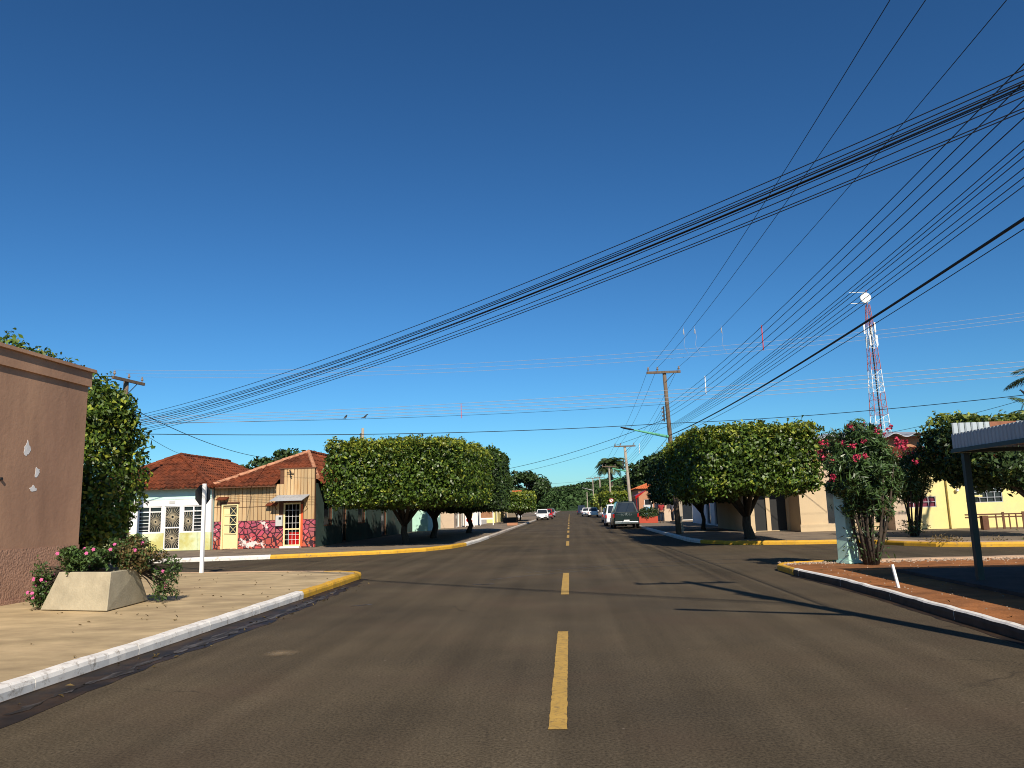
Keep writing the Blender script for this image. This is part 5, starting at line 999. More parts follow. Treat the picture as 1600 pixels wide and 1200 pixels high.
# ------------------------------------------------------------------ wires
def cat(p, q, sag, n=22): return [Vector(p).lerp(Vector(q), i / n) - Vector((0, 0, sag * 4 * (i / n) * (1 - i / n))) for i in range(n + 1)]
def wire(name, label, p, q, sag, r, m=CABLE, group='overhead wires', ncat='cable'):
    mb = MB(); pts = cat(p, q, sag); mb.tube(pts, r, 5)
    return tag(based(mb.build(name, m, smooth=True), pts[0]), label, ncat, group)
# three top wires along the street
for k, (xp, xa, xb) in enumerate(((P0X - .9, 4.4, 4.5), (P0X - .38, 4.85, 5.0), (P0X + .8, 5.95, 6.25))):
    nm = ('left', 'middle', 'right')[k]
    wire('power_line', f'{nm} one of the three high wires climbing steeply to the top edge', (xp, P0Y, 8.76), (xa, 40, 8.68), .45, .007)
    wire('power_line', f'{nm} high wire between the timber pole and the concrete pole', (xa, 40, 8.68), (xb, 73, 7.4), .4, .008)
    wire('power_line', f'{nm} high wire running on from the concrete pole to the far pole', (xb, 73, 7.4), (xb + .1, 110, 7.4), .4, .01)
    wire('power_line', f'{nm} high wire farthest along the right side', (xb + .1, 110, 7.4), (xb + .2, 190, 8.7), .5, .014)
names4 = ('top', 'second', 'third', 'lowest')
for k in range(4):
    wire('power_line', f'{names4[3 - k]} of the four stacked street wires with red spacer', (P0X - .2, P0Y, 6.12 + .2 * k), (5.0, 40, 5.95 + .2 * k), .42, .0075)
    wire('power_line', f'{names4[3 - k]} stacked wire between the timber pole and the concrete pole', (5.0, 40, 5.95 + .2 * k), (5.25, 73, 5.2 + .2 * k), .35, .008)
    wire('power_line', f'{names4[3 - k]} stacked wire beyond the concrete pole', (5.25, 73, 5.2 + .2 * k), (5.6, 110, 5.4 + .2 * k), .3, .01)
def spacer(label, Y, z0, z1, x, m, y2=None):
    mb = MB(); mb.tube([(x, Y, z0), (x, Y, z1)], .014 if y2 is None else y2, 6); return tag(based(mb.build('wire_spacer', m), (x, Y, z0)), label, 'spacer', 'wire spacers')
def zat(k, Y): t = (Y - P0Y) / (40 - P0Y); return 6.12 + .2 * k + (-.17) * t - .42 * 4 * t * (1 - t)
xs = lambda Y: (P0X - .2) + (5.0 - P0X + .2) * (Y - P0Y) / (40 - P0Y)
spacer('red spacer rod on the four stacked wires', 20.5, zat(0, 20.5) - .04, zat(3, 20.5) + .04, xs(20.5), RED_PL)
spacer('white spacer rod on the four stacked wires', 28.5, zat(0, 28.5) - .04, zat(3, 28.5) + .04, xs(28.5), WHITE_MET, .017)
spacer('small pale spacer on the wires beyond the timber pole', 55, 5.25, 5.95, 5.1, WHITE_MET, .02)
# telephone bundle beside the street: several thin cables and one thick one
rr = random.Random(8)
for k in range(6): wire('telephone_cable', f'{("lowest", "second lowest", "third lowest", "third highest", "second highest", "highest")[k]} of the thin cables bunched above the thick street cable', (P0X + .1 - .05 * k, P0Y, 5.55 + .07 * k + rr.uniform(-.02, .02)), (5.2 + .02 * k, 40, 5.35 + .06 * k), .3 + .05 * rr.random(), .0065, group='thin street cables')
wire('telephone_cable', 'thick black cable running along the right side to the timber pole', (P0X + .1, P0Y, 5.1), (5.25, 40, 5.12), .28, .022)
wire('telephone_cable', 'thin cable hugging the underside of the thick street cable', (P0X + .15, P0Y, 5.02), (5.3, 40, 5.0), .3, .007)
wire('telephone_cable', 'cable from the timber pole back to the concrete pole behind the pickup', (5.25, 40, 5.1), (5.5, 73, 4.8), .4, .012)
# diagonal bundle over the crossing
ords = ('topmost', 'second from the top', 'third from the top', 'fourth from the top', 'fifth from the top', 'fifth from the bottom', 'fourth from the bottom', 'third from the bottom', 'second from the bottom', 'lowest')
for k in range(10):
    a = [.0, .035, .09, .12, .135, .15, .18, .22, .34, .38][k]; e = [.0, .07, .13, .16, .2, .26, .3, .36, .4, .46][k]
    wire('telephone_cable', f'{ords[k]} cable in the black bundle sweeping diagonally across the sky', (P0X - .1, P0Y + .02 * (k % 3), 5.68 - a), (-11.95 + .02 * k, 20.3, 4.42 - e), .4 + .02 * rr.random() + .03 * (k % 3 == 1), .0058 if k not in (3, 4) else .0085, group='diagonal cable bundle')
# side-street lines
for k in range(3): wire('power_line', f'{("nearest", "middle", "farthest")[k]} high wire of the side street', (19.2, 27.5 + .85 * k, 8.2), (-18.75, 30.3 + .85 * k, 7.8), .75, .0055, BARE_WIRE)
for k in range(4): wire('power_line', f'{names4[3 - k]} of the four bare wires stacked along the side street', (19.1, 28.3, 5.95 + .17 * k), (-18.65, 31.2, 5.6 + .1 * k), .32, .008, BARE_WIRE)
wire('telephone_cable', 'dark wavy cable strung across the street to the timber pole', (-18.65, 31.1, 5.2), (5.2, 40, 5.75), .25, .016)
wire('telephone_cable', 'dark cable from the timber pole to the right side street pole', (5.2, 40, 5.75), (19.2, 28.4, 5.35), .2, .014)
wire('telephone_cable', 'thin cable strung just above the wavy cable across the street', (-18.65, 31.1, 5.65), (5.2, 40, 6.75), .2, .008)
wire('telephone_cable', 'drop cable falling from the left to the plank house', (-12.0, 20.3, 4.65), (-15.4, 42, 4.75), .45, .011)
wire('telephone_cable', 'faint drop cable to the mint house roof', (-12.0, 20.3, 4.2), (-19.3, 40, 4.75), .3, .007)
wire('telephone_cable', 'cable slanting from the timber pole to behind the left trees', (5.2, 39.9, 6.0), (-10.7, 60, 4.2), .7, .013)
wire('telephone_cable', 'thin cable slanting beneath it to behind the left trees', (5.2, 39.9, 5.6), (-10.7, 63, 4.0), .7, .009)
wire('telephone_cable', 'drop cable rising to the right from the terracotta house', (17.5, 49.9, 5.3), (26.5, 40, 7.3), .3, .012)
wire('telephone_cable', 'lower thin drop cable rising to the right from the terracotta house', (18.3, 49.9, 5.3), (28, 40, 6.6), .3, .008)
for k in range(3): wire('power_line', f'{("upper", "middle", "lower")[k]} faint far wire crossing the street in the distance', (5.7, 150, 6.8 - .7 * k), (-12, 150, 6.3 - .7 * k), .3, .016)
# jumpers between the two high lines at the crossing
for k, x in enumerate((4.62, 5.05, 6.05)):
    t = (29.2 - P0Y) / (40 - P0Y); z1 = 8.72 - .45 * 4 * t * (1 - t); mb = MB(); mb.tube([(x, 29.2, z1), (x + .05, 29.2, z1 - .4), (x - .03, 29.1, z1 - .75), (x + .12, 29.1, z1 - 1.1)], .005, 4); mb.lathe((x, 29.2, z1 - .3), [(.012, 0), (.02, .04), (.02, .16), (.012, .2)], 6)
    tag(based(mb.build('wire_jumper', BARE_WIRE), (x, 29.2, z1)), f'{("left", "middle", "right")[k]} of three pale jumpers hanging from the high wires over the crossing', 'jumper', 'wire jumpers')
mb = MB()
for k in range(3): mb.lathe((18.2 - .14 * k, 28.3, 7.95), [(.03, -.05), (.07, 0), (.03, .05)], 10, 'x')
mb.tube([(17.7, 28.3, 7.92), (19.2, 28.3, 8.0)], .014, 5); tag(based(mb.build('strain_insulator', CERAMIC), (18.2, 28.3, 7.95)), 'dark strain insulator at the right edge of the picture', 'insulator')
spacer('red spacer rod standing on the cross wires above the left trees', 31.2, 5.35, 5.95, -4.3, RED_PL)
def bird(label, p, yaw):
    mb = MB(); p = Vector(p); c, s = math.cos(yaw), math.sin(yaw); f = Vector((c, s, 0)); sd_ = Vector((-s, c, 0))
    sec = lambda t, z, r: [p + f * t + Vector((0, 0, z)) + sd_ * r * math.cos(q) + Vector((0, 0, r * math.sin(q))) for q in [i * math.pi / 4 for i in range(8)]]
    mb.loft([sec(-.2, .03, .01), sec(-.1, .05, .02), sec(-.06, .07, .045), sec(0, .1, .06), sec(.05, .15, .045), sec(.065, .19, .036), sec(.09, .195, .025), sec(.13, .19, .004)])
    for k in (-1, 1): mb.tube([p + sd_ * .02 * k + Vector((0, 0, -.0)), p + sd_ * .02 * k + Vector((0, 0, .06))], .005, 4)
    return tag(based(mb.build('bird', BIRD, smooth=True), p), label, 'bird', 'birds on the wires')
def on(p, q, sag, t): return Vector(p).lerp(Vector(q), t) - Vector((0, 0, sag * 4 * t * (1 - t)))
w1 = ((-18.65, 31.1, 5.65), (5.2, 40, 6.75), .2)
bird('left of two small birds perched on the wire above the left corner ficus', on(*w1, .36) + Vector((0, 0, .005)), 1.2)
bird('right of two small birds perched on the wire above the left corner ficus', on(*w1, .395) + Vector((0, 0, .005)), .3)
bird('small bird perched alone on a wire right of the red and white tower', on((5.2, 40, 5.75), (19.2, 28.4, 5.35), .2, .86) + Vector((0, 0, .012)), 2.2)

# ------------------------------------------------------------------ telecom tower
tw = thing('telecom_tower', 'red and white lattice mast with a round white dish near its top', 'tower', (59.4, 150, 0))
NS = 9; ZB, ZT = 0.0, 39.0; hw = lambda z: 1.5 * (1 - z / 39) ** .85 + .3
for k in range(NS):
    z0, z1 = ZB + (ZT - ZB) * k / NS, ZB + (ZT - ZB) * (k + 1) / NS; mb = MB(); m = TOW_R if k % 2 == 0 else TOW_W; cs = ((-1, -1), (1, -1), (1, 1), (-1, 1)); nb = 3
    for a, b_ in cs: mb.tube([(59.4 + a * hw(z0), 150 + b_ * hw(z0), z0), (59.4 + a * hw(z1), 150 + b_ * hw(z1), z1)], .07, 5)
    for i in range(4):
        (a, b_), (c, d) = cs[i], cs[(i + 1) % 4]
        for j in range(nb):
            q0, q1 = z0 + (z1 - z0) * j / nb, z0 + (z1 - z0) * (j + 1) / nb
            A = (59.4 + a * hw(q0), 150 + b_ * hw(q0), q0); B = (59.4 + c * hw(q1), 150 + d * hw(q1), q1); C_ = (59.4 + c * hw(q0), 150 + d * hw(q0), q0); D__ = (59.4 + a * hw(q1), 150 + b_ * hw(q1), q1)
            mb.tube([A, B] if j % 2 == 0 else [C_, D__], .033, 4); mb.tube([A, C_], .03, 4)
    sc_ = mb.build('mast_section', m, tw); sc_['kind'] = 'stuff'
mb = MB(); mb.tube([(59.4, 149.2, 1), (59.3, 149.4, 20), (59.3, 149.7, 36)], .12, 6); mb.build('feeder_cable', BLACKM, tw)
mb = MB(); mb.lathe((58.6, 148.8, 40.0), [(.3, .35), (.9, .1), (1.0, -.1), (1.0, -.35)], 20, 'y'); mb.build('dish', TOW_W, tw, smooth=False)
mb = MB(); mb.tube([(59.4, 150, 39), (59.4, 150, 42)], .08, 6); mb.build('top_spike', TOW_R, tw)
for k, z in enumerate((39.2, 41.4)): mb = MB(); mb.tube([(59.3, 149.6, z), (55.9, 149.4, z)], .06, 5); mb.build('side_antenna', TOW_W, tw)
for k in range(6):
    a = k * math.pi / 3; mb = MB(); x, y = 59.4 + 1.1 * math.cos(a), 150 + 1.1 * math.sin(a); z = 34.2 if k % 2 else 31.8; mb.box(x - .13, x + .13, y - .1, y + .1, z - 1, z + 1); mb.build('panel_antenna', TOW_W, tw)

# ------------------------------------------------------------------ street furniture
sp = thing('stop_sign', 'square white post with the dark back of an octagonal sign, left crossing', 'sign', (-9.95, 20.55, KH))
m_ = MB(); m_.box(-9.995, -9.905, 20.505, 20.595, KH - .05, 2.52); m_.build('post', WHITE_MET, sp, bevel=.008)
m_ = MB(); m_.add([(-10.0 - .0, 20.55 + .03, 0)], []); m_ = MB(); cz = 2.22; th = R(72); d = Vector((math.cos(th), math.sin(th), 0)); n_ = Vector((-d.y, d.x, 0)); c = Vector((-10.03, 20.64, cz)); V = []
for s in (0, .004): V += [c + n_ * s + d * .3 * math.cos(R(22.5 + 45 * k)) + Vector((0, 0, .3 * math.sin(R(22.5 + 45 * k)))) for k in range(8)]
m_.add(V, [tuple(range(8)), tuple(range(15, 7, -1))] + [(i, (i + 1) % 8, 8 + (i + 1) % 8, 8 + i) for i in range(8)]); m_.build('octagon_plate', BLACKM, sp)
mp = thing('painted_post', 'stout mint painted square post beside the near oleander', 'post', (6.45, 19.2, KH))
m_ = MB(); q = R(28)
def sq(cx, cy, s, z): return [(cx + s * math.cos(q + R(45 + 90 * k)), cy + s * math.sin(q + R(45 + 90 * k)), z) for k in range(4)]
m_.loft([sq(6.52, 19.1, .235, KH), sq(6.52, 19.1, .225, 1.0), sq(6.52, 19.1, .21, 2.2)]); m_.build('shaft', MINT_POST, mp, bevel=.015); m_ = MB(); m_.loft([sq(6.52, 19.1, .28, KH - .02), sq(6.52, 19.1, .27, KH + .05)]); m_.build('foot', MINT_POST, mp)
m_ = MB(); m_.tube([(5.45, 13.7, KH - .05), (5.425, 13.72, .3), (5.4, 13.74, .5)], .027, 8); tag(based(m_.build('pipe_stub', WHITE_MET), (5.45, 13.7, KH)), 'short white pipe stub leaning in the red earth verge', 'pipe')
# dark metal shelter at the right edge
sh = thing('metal_shelter', 'metal shelter with ribbed fascia and dark green post at the right edge', 'shelter', (6.98, 14.1, KH))
SX, SY, SE = 6.84, 14.2, 5.2
def ribs(p, d, n, z0, z1, L_, pitch=.11):
    x = 0.0; d, n, p = Vector(d), Vector(n), Vector(p)
    while x < L_:
        m_ = MB(); q = p + d * x
        for (a, b_, o1, o2) in ((0, .02, 0, .018), (.02, .085, .018, .018), (.085, .1, .018, 0)):
            for e_, fl in ((0, False), (.004, True)):
                vv = [q + d * a + n * (o1 - e_) + Vector((0, 0, z0)), q + d * b_ + n * (o2 - e_) + Vector((0, 0, z0)), q + d * b_ + n * (o2 - e_) + Vector((0, 0, z1)), q + d * a + n * (o1 - e_) + Vector((0, 0, z1))]
                m_.add(vv, [(3, 2, 1, 0) if fl else (0, 1, 2, 3)])
        raw(m_, 'fascia_sheet', SHEET, sh); x += pitch
ribs((SX, SY, 0), (0, -1, 0), (-1, 0, 0), 2.44, 2.7, SY - SE)          # side towards the street, in its own shade
ribs((SX + .02, SY, 0), (1, 0, 0), (0, -1, 0), 2.44, 2.9, 5.4)         # far end, its sunlit inner face shows above
m_ = MB(); m_.box(SX - .03, SX + .03, SE, SY + .03, 2.37, 2.439); m_.box(SX + .031, 12.6, SY - .03, SY + .03, 2.37, 2.438); m_.build('fascia_rail', GREEN_POST, sh)
m_ = MB(); m_.add([(SX + .03, SE, 2.46), (12.6, SE, 2.5), (12.6, SY - .03, 2.5), (SX + .03, SY - .03, 2.46), (SX + .03, SE, 2.5), (12.6, SE, 2.54), (12.6, SY - .03, 2.54), (SX + .03, SY - .03, 2.5)], [(3, 2, 1, 0), (4, 5, 6, 7), (0, 1, 5, 4), (1, 2, 6, 5), (2, 3, 7, 6), (3, 0, 4, 7)]); m_.build('roof_sheet', METAL_G, sh)
m_ = MB(); m_.box(7.5, 7.95, SY - .024, SY - .019, 2.6, 2.9); m_.build('rust_patch', RUST, sh)
for (px, py) in ((6.98, 14.1), (6.98, 9.6), (12.0, 14.0), (12.0, 9.6)): m_ = MB(); m_.box(px - .05, px + .05, py - .05, py + .05, KH - .05, 2.36); m_.build('post', GREEN_POST, sh)
# slab under the shelter, its grey darkened to hold the shelter's shade
m_ = MB(); m_.prism([(6.5, 5), (13.5, 5), (13.5, 16.6), (6.6, 16.6)], KH - .06, KH + .03); m_.build('concrete_slab', mat('shade_dark_slab', (.07, .06, .055), rough=.95, spec=.1, var=.25), pav_nr)
# fence before the yellow building
fn = thing('timber_fence', 'low brown timber fence before the yellow building', 'fence', (19.6, 35.6, KH))
for (z) in (.62, .5): m_ = MB(); m_.box(17.3, 22.6, 35.58, 35.63, KH + z, KH + z + .06); m_.build('rail', FENCEW, fn)
x = 18.55; k = 0
while x < 22.5: m_ = MB(); m_.box(x, x + (.1 if k % 3 == 1 else .05), 35.55, 35.579, KH, KH + (.74 if k % 3 == 1 else .66)); m_.build('fence_post', FENCEW, fn); x += .28; k += 1
m_ = MB(); m_.box(17.95, 18.2, 35.45, 35.7, KH, KH + .6); m_.build('end_post', FENCEW, fn)
# left pavement: poster stand, boards, planters
ps = thing('poster_stand', 'white poster panel with red and yellow fruit beside the clipped trees', 'sign', (-8.9, 69, KH))
m_ = MB(); m_.box(-9.3, -8.55, 69, 69.05, KH + .15, KH + 2.2); m_.build('panel', WHITE_PL, ps)
for xx in (-9.34, -8.55): m_ = MB(); m_.box(xx, xx + .05, 68.98, 69.07, KH, KH + 2.3); m_.build('post', WHITE_MET, ps)
for k, (x, z, r_, m) in enumerate(((-9.1, 1.0, .17, LAMP_RED), (-8.85, .85, .16, TILE_O), (-8.75, 1.05, .13, DOOR_Y), (-9.05, .6, .18, LAMP_RED), (-8.8, .5, .14, REDPOT), (-9.1, 1.55, .1, BLUEPL))):
    m_ = MB(); m_.add([(x + r_ * math.cos(a), 68.994 - .001 * k, KH + z + r_ * math.sin(a)) for a in [i * math.pi / 7 for i in range(14)]], [tuple(range(14))]); m_.build('printed_fruit', m, ps)
bd = thing('notice_board', 'brown board on white posts behind the poster panel', 'board', (-7.9, 74, KH))
m_ = MB(); m_.box(-8.5, -7.35, 74, 74.06, KH + .7, KH + 2.3); m_.build('panel', mat('brown_board', (.3, .15, .08), rough=.8), bd)
for xx in (-8.58, -7.35): m_ = MB(); m_.box(xx, xx + .08, 73.97, 74.09, KH, KH + 2.5); m_.build('post', WHITE_MET, bd)
m_ = MB(); m_.box(-8.5, -7.35, 73.96, 74.1, KH + .55, KH + .68); m_.build('shelf', WHITE_MET, bd)
for k, (x, y, w_, lb) in enumerate(((-6.6, 86.5, 1.6, 'dark trough planter on the left pavement beneath the small box tree'), (-5.2, 70.5, .9, 'small low planter of red stones near the left kerb'))):
    pt = thing('trough_planter', lb, 'planter', (x, y, KH)); m_ = MB(); m_.add(frustum(-w_ / 2, w_ / 2, -.3, .3, KH, KH + (.55 if k == 0 else .22), -.05, 0, (x, y)), [(0, 1, 5, 4), (1, 2, 6, 5), (2, 3, 7, 6), (3, 0, 4, 7), (3, 2, 1, 0)]); m_.build('box', BLACKM if k == 0 else TERRA, pt); m_ = MB(); m_.box(x - w_ / 2 + .02, x + w_ / 2 - .02, y - .28, y + .28, KH + .1, KH + (.5 if k == 0 else .2)); m_.build('soil', SOIL, pt)
# right pavement: flower box, no-parking sign, white post
fb = thing('flower_box', 'red flower box with dark shrubs on the pavement beside the pickup', 'planter', (6.7, 66, KH)); m_ = MB(); m_.box(5.75, 7.3, 65.6, 66.3, KH, KH + .55); m_.build('box', REDPOT, fb)
P, Nn = box_crown((6.6, 65.95, .95), (.8, .38, .32), 2600, 4, 71, depth=.15, rough=.1); leaf_mesh('shrub', P, leafy(P, Nn), .13, .07, LEAF_D, parent=fb)
ns = thing('parking_sign', 'round white sign with red ring and symbol on a thin post beyond the pickup', 'sign', (5.35, 100, KH)); m_ = MB(); m_.tube([(1.4 + 0 * 1, 100, 0)] * 1 + [(1.4, 100, .1)], .001, 4); m_ = MB(); m_.tube([(5.35 - 4.0, 0, 0), (5.35 - 4.0, 0, 0)], .001, 3) if False else m_.tube([(5.35, 100, KH - .05), (5.35, 100, 2.6)], .035, 6); m_.build('post', METAL_G, ns)
m_ = MB(); m_.lathe((5.35, 99.95, 2.35), [(.3, -.012), (.3, .012)], 20, 'y'); m_.build('plate', WHITE_MET, ns)
ring = MB(); ring.tube([(5.35 + .26 * math.cos(a), 99.93, 2.35 + .26 * math.sin(a)) for a in [i * math.pi / 12 for i in range(25)]], .04, 5); ring.tube([(5.17, 99.93, 2.53), (5.53, 99.93, 2.17)], .03, 5); ring.build('red_ring', LAMP_RED, ns); text_mesh('letter_e', 'E', .3, BLACKM, ns, (5.35, 99.93, 2.35), (R(90), 0, 0))
m_ = MB(); m_.box(5.75, 6.2, 128, 128.4, KH, 2.6); tag(based(m_.build('white_bollard_post', WHITE_PL), (5.95, 128.2, KH)), 'stout white post beside the far parked white car', 'post')
# pale post at the corner right of the bar
gp = thing('grey_post', 'grey painted square pole foot under the right clipped tree', 'post', (5.7, 41.2, KH)); m_ = MB(); m_.box(5.5, 5.85, 41.0, 41.35, KH, KH + 1.9); m_.build('shaft', CONCP, gp, bevel=.02)
# parked motorcycle shapes, cars and people follow

# ------------------------------------------------------------------ vehicles
def wheel(parent, x, y, r=.33, w_=.22, side=1):
    mb = MB(); mb.lathe((x, y, r), [(r * .7, -w_ / 2), (r * .96, -w_ / 2), (r, -w_ * .35), (r, w_ * .35), (r * .96, w_ / 2), (r * .7, w_ / 2)], 18, 'x'); t = mb.build('wheel', RUBBER, parent, smooth=False)
    mb = MB(); mb.lathe((x + side * w_ * .1, y, r), [(r * .66, -w_ * .42), (r * .66, w_ * .42), (r * .2, w_ * .36)] if side > 0 else [(r * .2, -w_ * .36), (r * .66, -w_ * .42), (r * .66, w_ * .42)], 14, 'x'); mb.build('rim', METAL_G, t)
def car(name, label, loc, rz, paint, L=4.0, W=1.66, H=1.48, belt=.88, hood=.95, kind='hatch', group='parked cars', glass=GLASS):
    """local axes: +Y forward; lofted body with separate glass, lamps, bumpers, plate, wheels"""
    o = thing(name, label, 'car', (0, 0, 0), group); w2 = W / 2; y0, y1 = -L / 2, L / 2
    def sec(y, ws, zs0, zb_, wb): return [(-ws, y, zs0), (-ws * 1.0, y, zs0 + .18), (-wb, y, zb_ - .06), (-wb + .06, y, zb_), (wb - .06, y, zb_), (wb, y, zb_ - .06), (ws, y, zs0 + .18), (ws, y, zs0)]
    fz = belt - .08; mb = MB()
    mb.loft([sec(y0, w2 * .88, .42, belt - .1, w2 * .86), sec(y0 + .08, w2 * .96, .3, belt, w2 * .95), sec(y0 + .5, w2, .26, belt + .02, w2), sec(0, w2, .24, belt, w2), sec(y1 - hood, w2, .24, belt - .02, w2 * .98), sec(y1 - .35, w2 * .96, .26, fz - .1, w2 * .93), sec(y1 - .05, w2 * .85, .32, fz - .26, w2 * .82), sec(y1, w2 * .78, .4, fz - .36, w2 * .72)])
    mb.build('body', paint, o, smooth=False, bevel=.03)
    rear = {'hatch': .25, 'suv': .12, 'sedan': .75, 'pickup': .1}[kind]; tw_ = w2 * (.8 if kind != 'pickup' else .66); rb, rf_ = y0 + rear + (.35 if kind in ('hatch', 'sedan') else .18), y1 - hood - .75
    g0 = [(-w2 * .94, y0 + rear, belt), (w2 * .94, y0 + rear, belt), (w2 * .94, y1 - hood + .05, belt - .01), (-w2 * .94, y1 - hood + .05, belt - .01)]; g1 = [(-tw_, rb, H - .05), (tw_, rb, H - .05), (tw_, rf_, H - .05), (-tw_, rf_, H - .05)]
    mb = MB(); mb.loft([g0, g1]); mb.build('cabin', paint, o, bevel=.02)
    mb = MB(); mb.loft([[(x * 1.0, y, H - .052) for x, y, z in g1], [(-tw_ * .9, rb + .1, H), (tw_ * .9, rb + .1, H), (tw_ * .9, rf_ - .1, H), (-tw_ * .9, rf_ - .1, H)]]); mb.build('roof', paint, o, bevel=.015)
    def pane(nm, a, b_, c, d, m=glass, ins=.09, off=.008):
        a, b_, c, d = map(Vector, (a, b_, c, d)); ctr = (a + b_ + c + d) / 4; nrm = (b_ - a).cross(d - a).normalized()
        if nrm.dot(ctr - Vector((0, 0, .8))) < 0: nrm = -nrm
        q = [p.lerp(ctr, ins) + nrm * off for p in (a, b_, c, d)]; q2 = [p - nrm * .02 for p in q]
        mb = MB(); mb.add(q + q2, [(0, 1, 2, 3), (7, 6, 5, 4), (0, 4, 5, 1), (1, 5, 6, 2), (2, 6, 7, 3), (3, 7, 4, 0)]); return mb.build(nm, m, o)
    G0, G1 = [Vector(p) for p in g0], [Vector(p) for p in g1]
    pane('rear_window', G0[0], G0[1], G1[1], G1[0], ins=.14); pane('windscreen', G0[3], G0[2], G1[2], G1[3], ins=.1)
    for s, (i, j) in ((-1, (0, 3)), (1, (1, 2))):
        A, B, C_, D2 = G0[i], G0[j], G1[j], G1[i]; M0, M1 = A.lerp(B, .5), D2.lerp(C_, .5)
        pane('side_window', A, M0, M1, D2, ins=.1); pane('side_window', M0, B, C_, M1, ins=.1)
    for s in (-1, 1):
        mb = MB(); mb.box(s * w2 * .93 - .09, s * w2 * .93 + .02, y0 - .015, y0 + .1, belt - .32, belt - .06); mb.build('tail_lamp', LAMP_RED, o)
        mb = MB(); mb.obox((s * w2 * .66, y1 - .1, fz - .24), (.16, 0, 0), (0, .07, 0), (0, 0, .07)); mb.build('headlight', CHROME, o)
        mb = MB(); mb.obox((s * (w2 + .09), y1 - hood - .15, belt + .06), (.09, 0, 0), (0, .05, 0), (0, 0, .07)); mb.build('mirror', paint, o)
    mb = MB(); mb.box(-w2 * .9, w2 * .9, y0 - .07, y0 + .06, .34, .52); mb.build('rear_bumper', paint if kind != 'pickup' else CHROME, o, bevel=.03)
    mb = MB(); mb.box(-w2 * .82, w2 * .82, y1 - .06, y1 + .05, .28, .46); mb.build('front_bumper', BLACKM, o, bevel=.03)
    mb = MB(); mb.box(-.2, .2, y0 - .085, y0 - .071, .5, .63); mb.build('licence_plate', PLATE, o)
    mb = MB(); mb.box(-.2, .2, y1 + .051, y1 + .062, .33, .44); mb.build('licence_plate', PLATE, o)
    for yy in (y0 + .72, y1 - .75):
        for s in (-1, 1): wheel(o, s * (w2 - .1), yy, .31 if kind in ('hatch', 'sedan') else .37, .2, s)
    o.location = loc; o.rotation_euler.z = rz; return o
pk = car('pickup_truck', 'dark green pickup with a covered bed parked at the right kerb', (4.0, 58.3, 0), 0, CAR_DG, L=4.9, W=1.86, H=1.92, belt=1.12, hood=1.35, kind='pickup', group=None); pk['category'] = 'pickup truck'
def local_text(name, body, size, m, parent, loc):
    l0 = parent.location.copy(); parent.location = (0, 0, 0); t = text_mesh(name, body, size, m, parent, loc, (R(90), 0, 0)); parent.location = l0; return t
local_text('tailgate_lettering', 'TOYOTA', .2, CHROME, pk, (0, -2.458, .98)); 
l0 = pk.location.copy(); pk.location = (0, 0, 0)
mb = MB(); mb.lathe((0, -2.455, 1.06), [(.07, -.01), (.07, .01)], 12, 'y'); mb.build('tailgate_emblem', CHROME, pk)
mb = MB(); mb.box(-.8, .8, -2.457, -2.445, .6, .62); mb.build('tailgate_seam', BLACKM, pk); pk.location = l0
car('parked_suv', 'white estate car parked in front of the dark pickup', (3.72, 65.0, 0), 0, CAR_W, L=4.3, W=1.72, H=1.75, belt=1.0, hood=1.0, kind='suv')
car('parked_car', 'silver car in shade beyond the white estate on the right', (4.1, 80.5, 0), 0, CAR_S, H=1.45)
car('parked_car', 'white saloon parked farther off beyond the round sign', (3.75, 128, 0), 0, CAR_W, L=4.3, kind='sedan')
car('parked_car', 'white hatchback in front of the far white saloon', (3.0, 141, 0), 0, CAR_W)
car('parked_car', 'dark blue and white van farthest along the right side', (2.6, 175, 0), 0, CAR_B, L=4.2, W=1.8, H=2.0, kind='suv')
car('parked_car', 'white hatchback facing the camera at the left kerb', (-3.75, 107, 0), math.pi, CAR_W, L=3.9)
car('parked_car', 'red car tucked behind the white hatchback at the left kerb', (-3.3, 113.5, 0), math.pi, CAR_R)
car('parked_car', 'silver car farthest along the left kerb', (-3.4, 138, 0), math.pi, CAR_S)
# motorcycle by the kerb
mc = thing('motorcycle', 'dark motorcycle parked between the silver car and the white estate', 'motorcycle', (4.2, 74, 0))
for y in (73.4, 74.7): mb = MB(); mb.lathe((4.2, y, .3), [(.22, -.05), (.3, -.03), (.3, .03), (.22, .05)], 16, 'x'); mb.build('wheel', RUBBER, mc)
mb = MB(); mb.tube([(4.2, 73.4, .3), (4.2, 73.8, .55), (4.2, 74.3, .6), (4.2, 74.7, .3)], .05, 6); mb.tube([(4.2, 74.3, .6), (4.2, 74.45, 1.0)], .03, 6); mb.build('frame', BLACKM, mc)
mb = MB(); mb.obox((4.2, 73.75, .75), (.13, 0, 0), (0, .35, .03), (0, 0, .05)); mb.build('seat', BLACKM, mc); mb = MB(); mb.obox((4.2, 74.2, .8), (.15, 0, 0), (0, .2, 0), (0, 0, .12)); mb.build('fuel_tank', CAR_R, mc, bevel=.04)
mb = MB(); mb.tube([(3.85, 74.35, 1.05), (4.2, 74.45, 1.0), (4.55, 74.35, 1.05)], .02, 6); mb.build('handlebar', CHROME, mc)

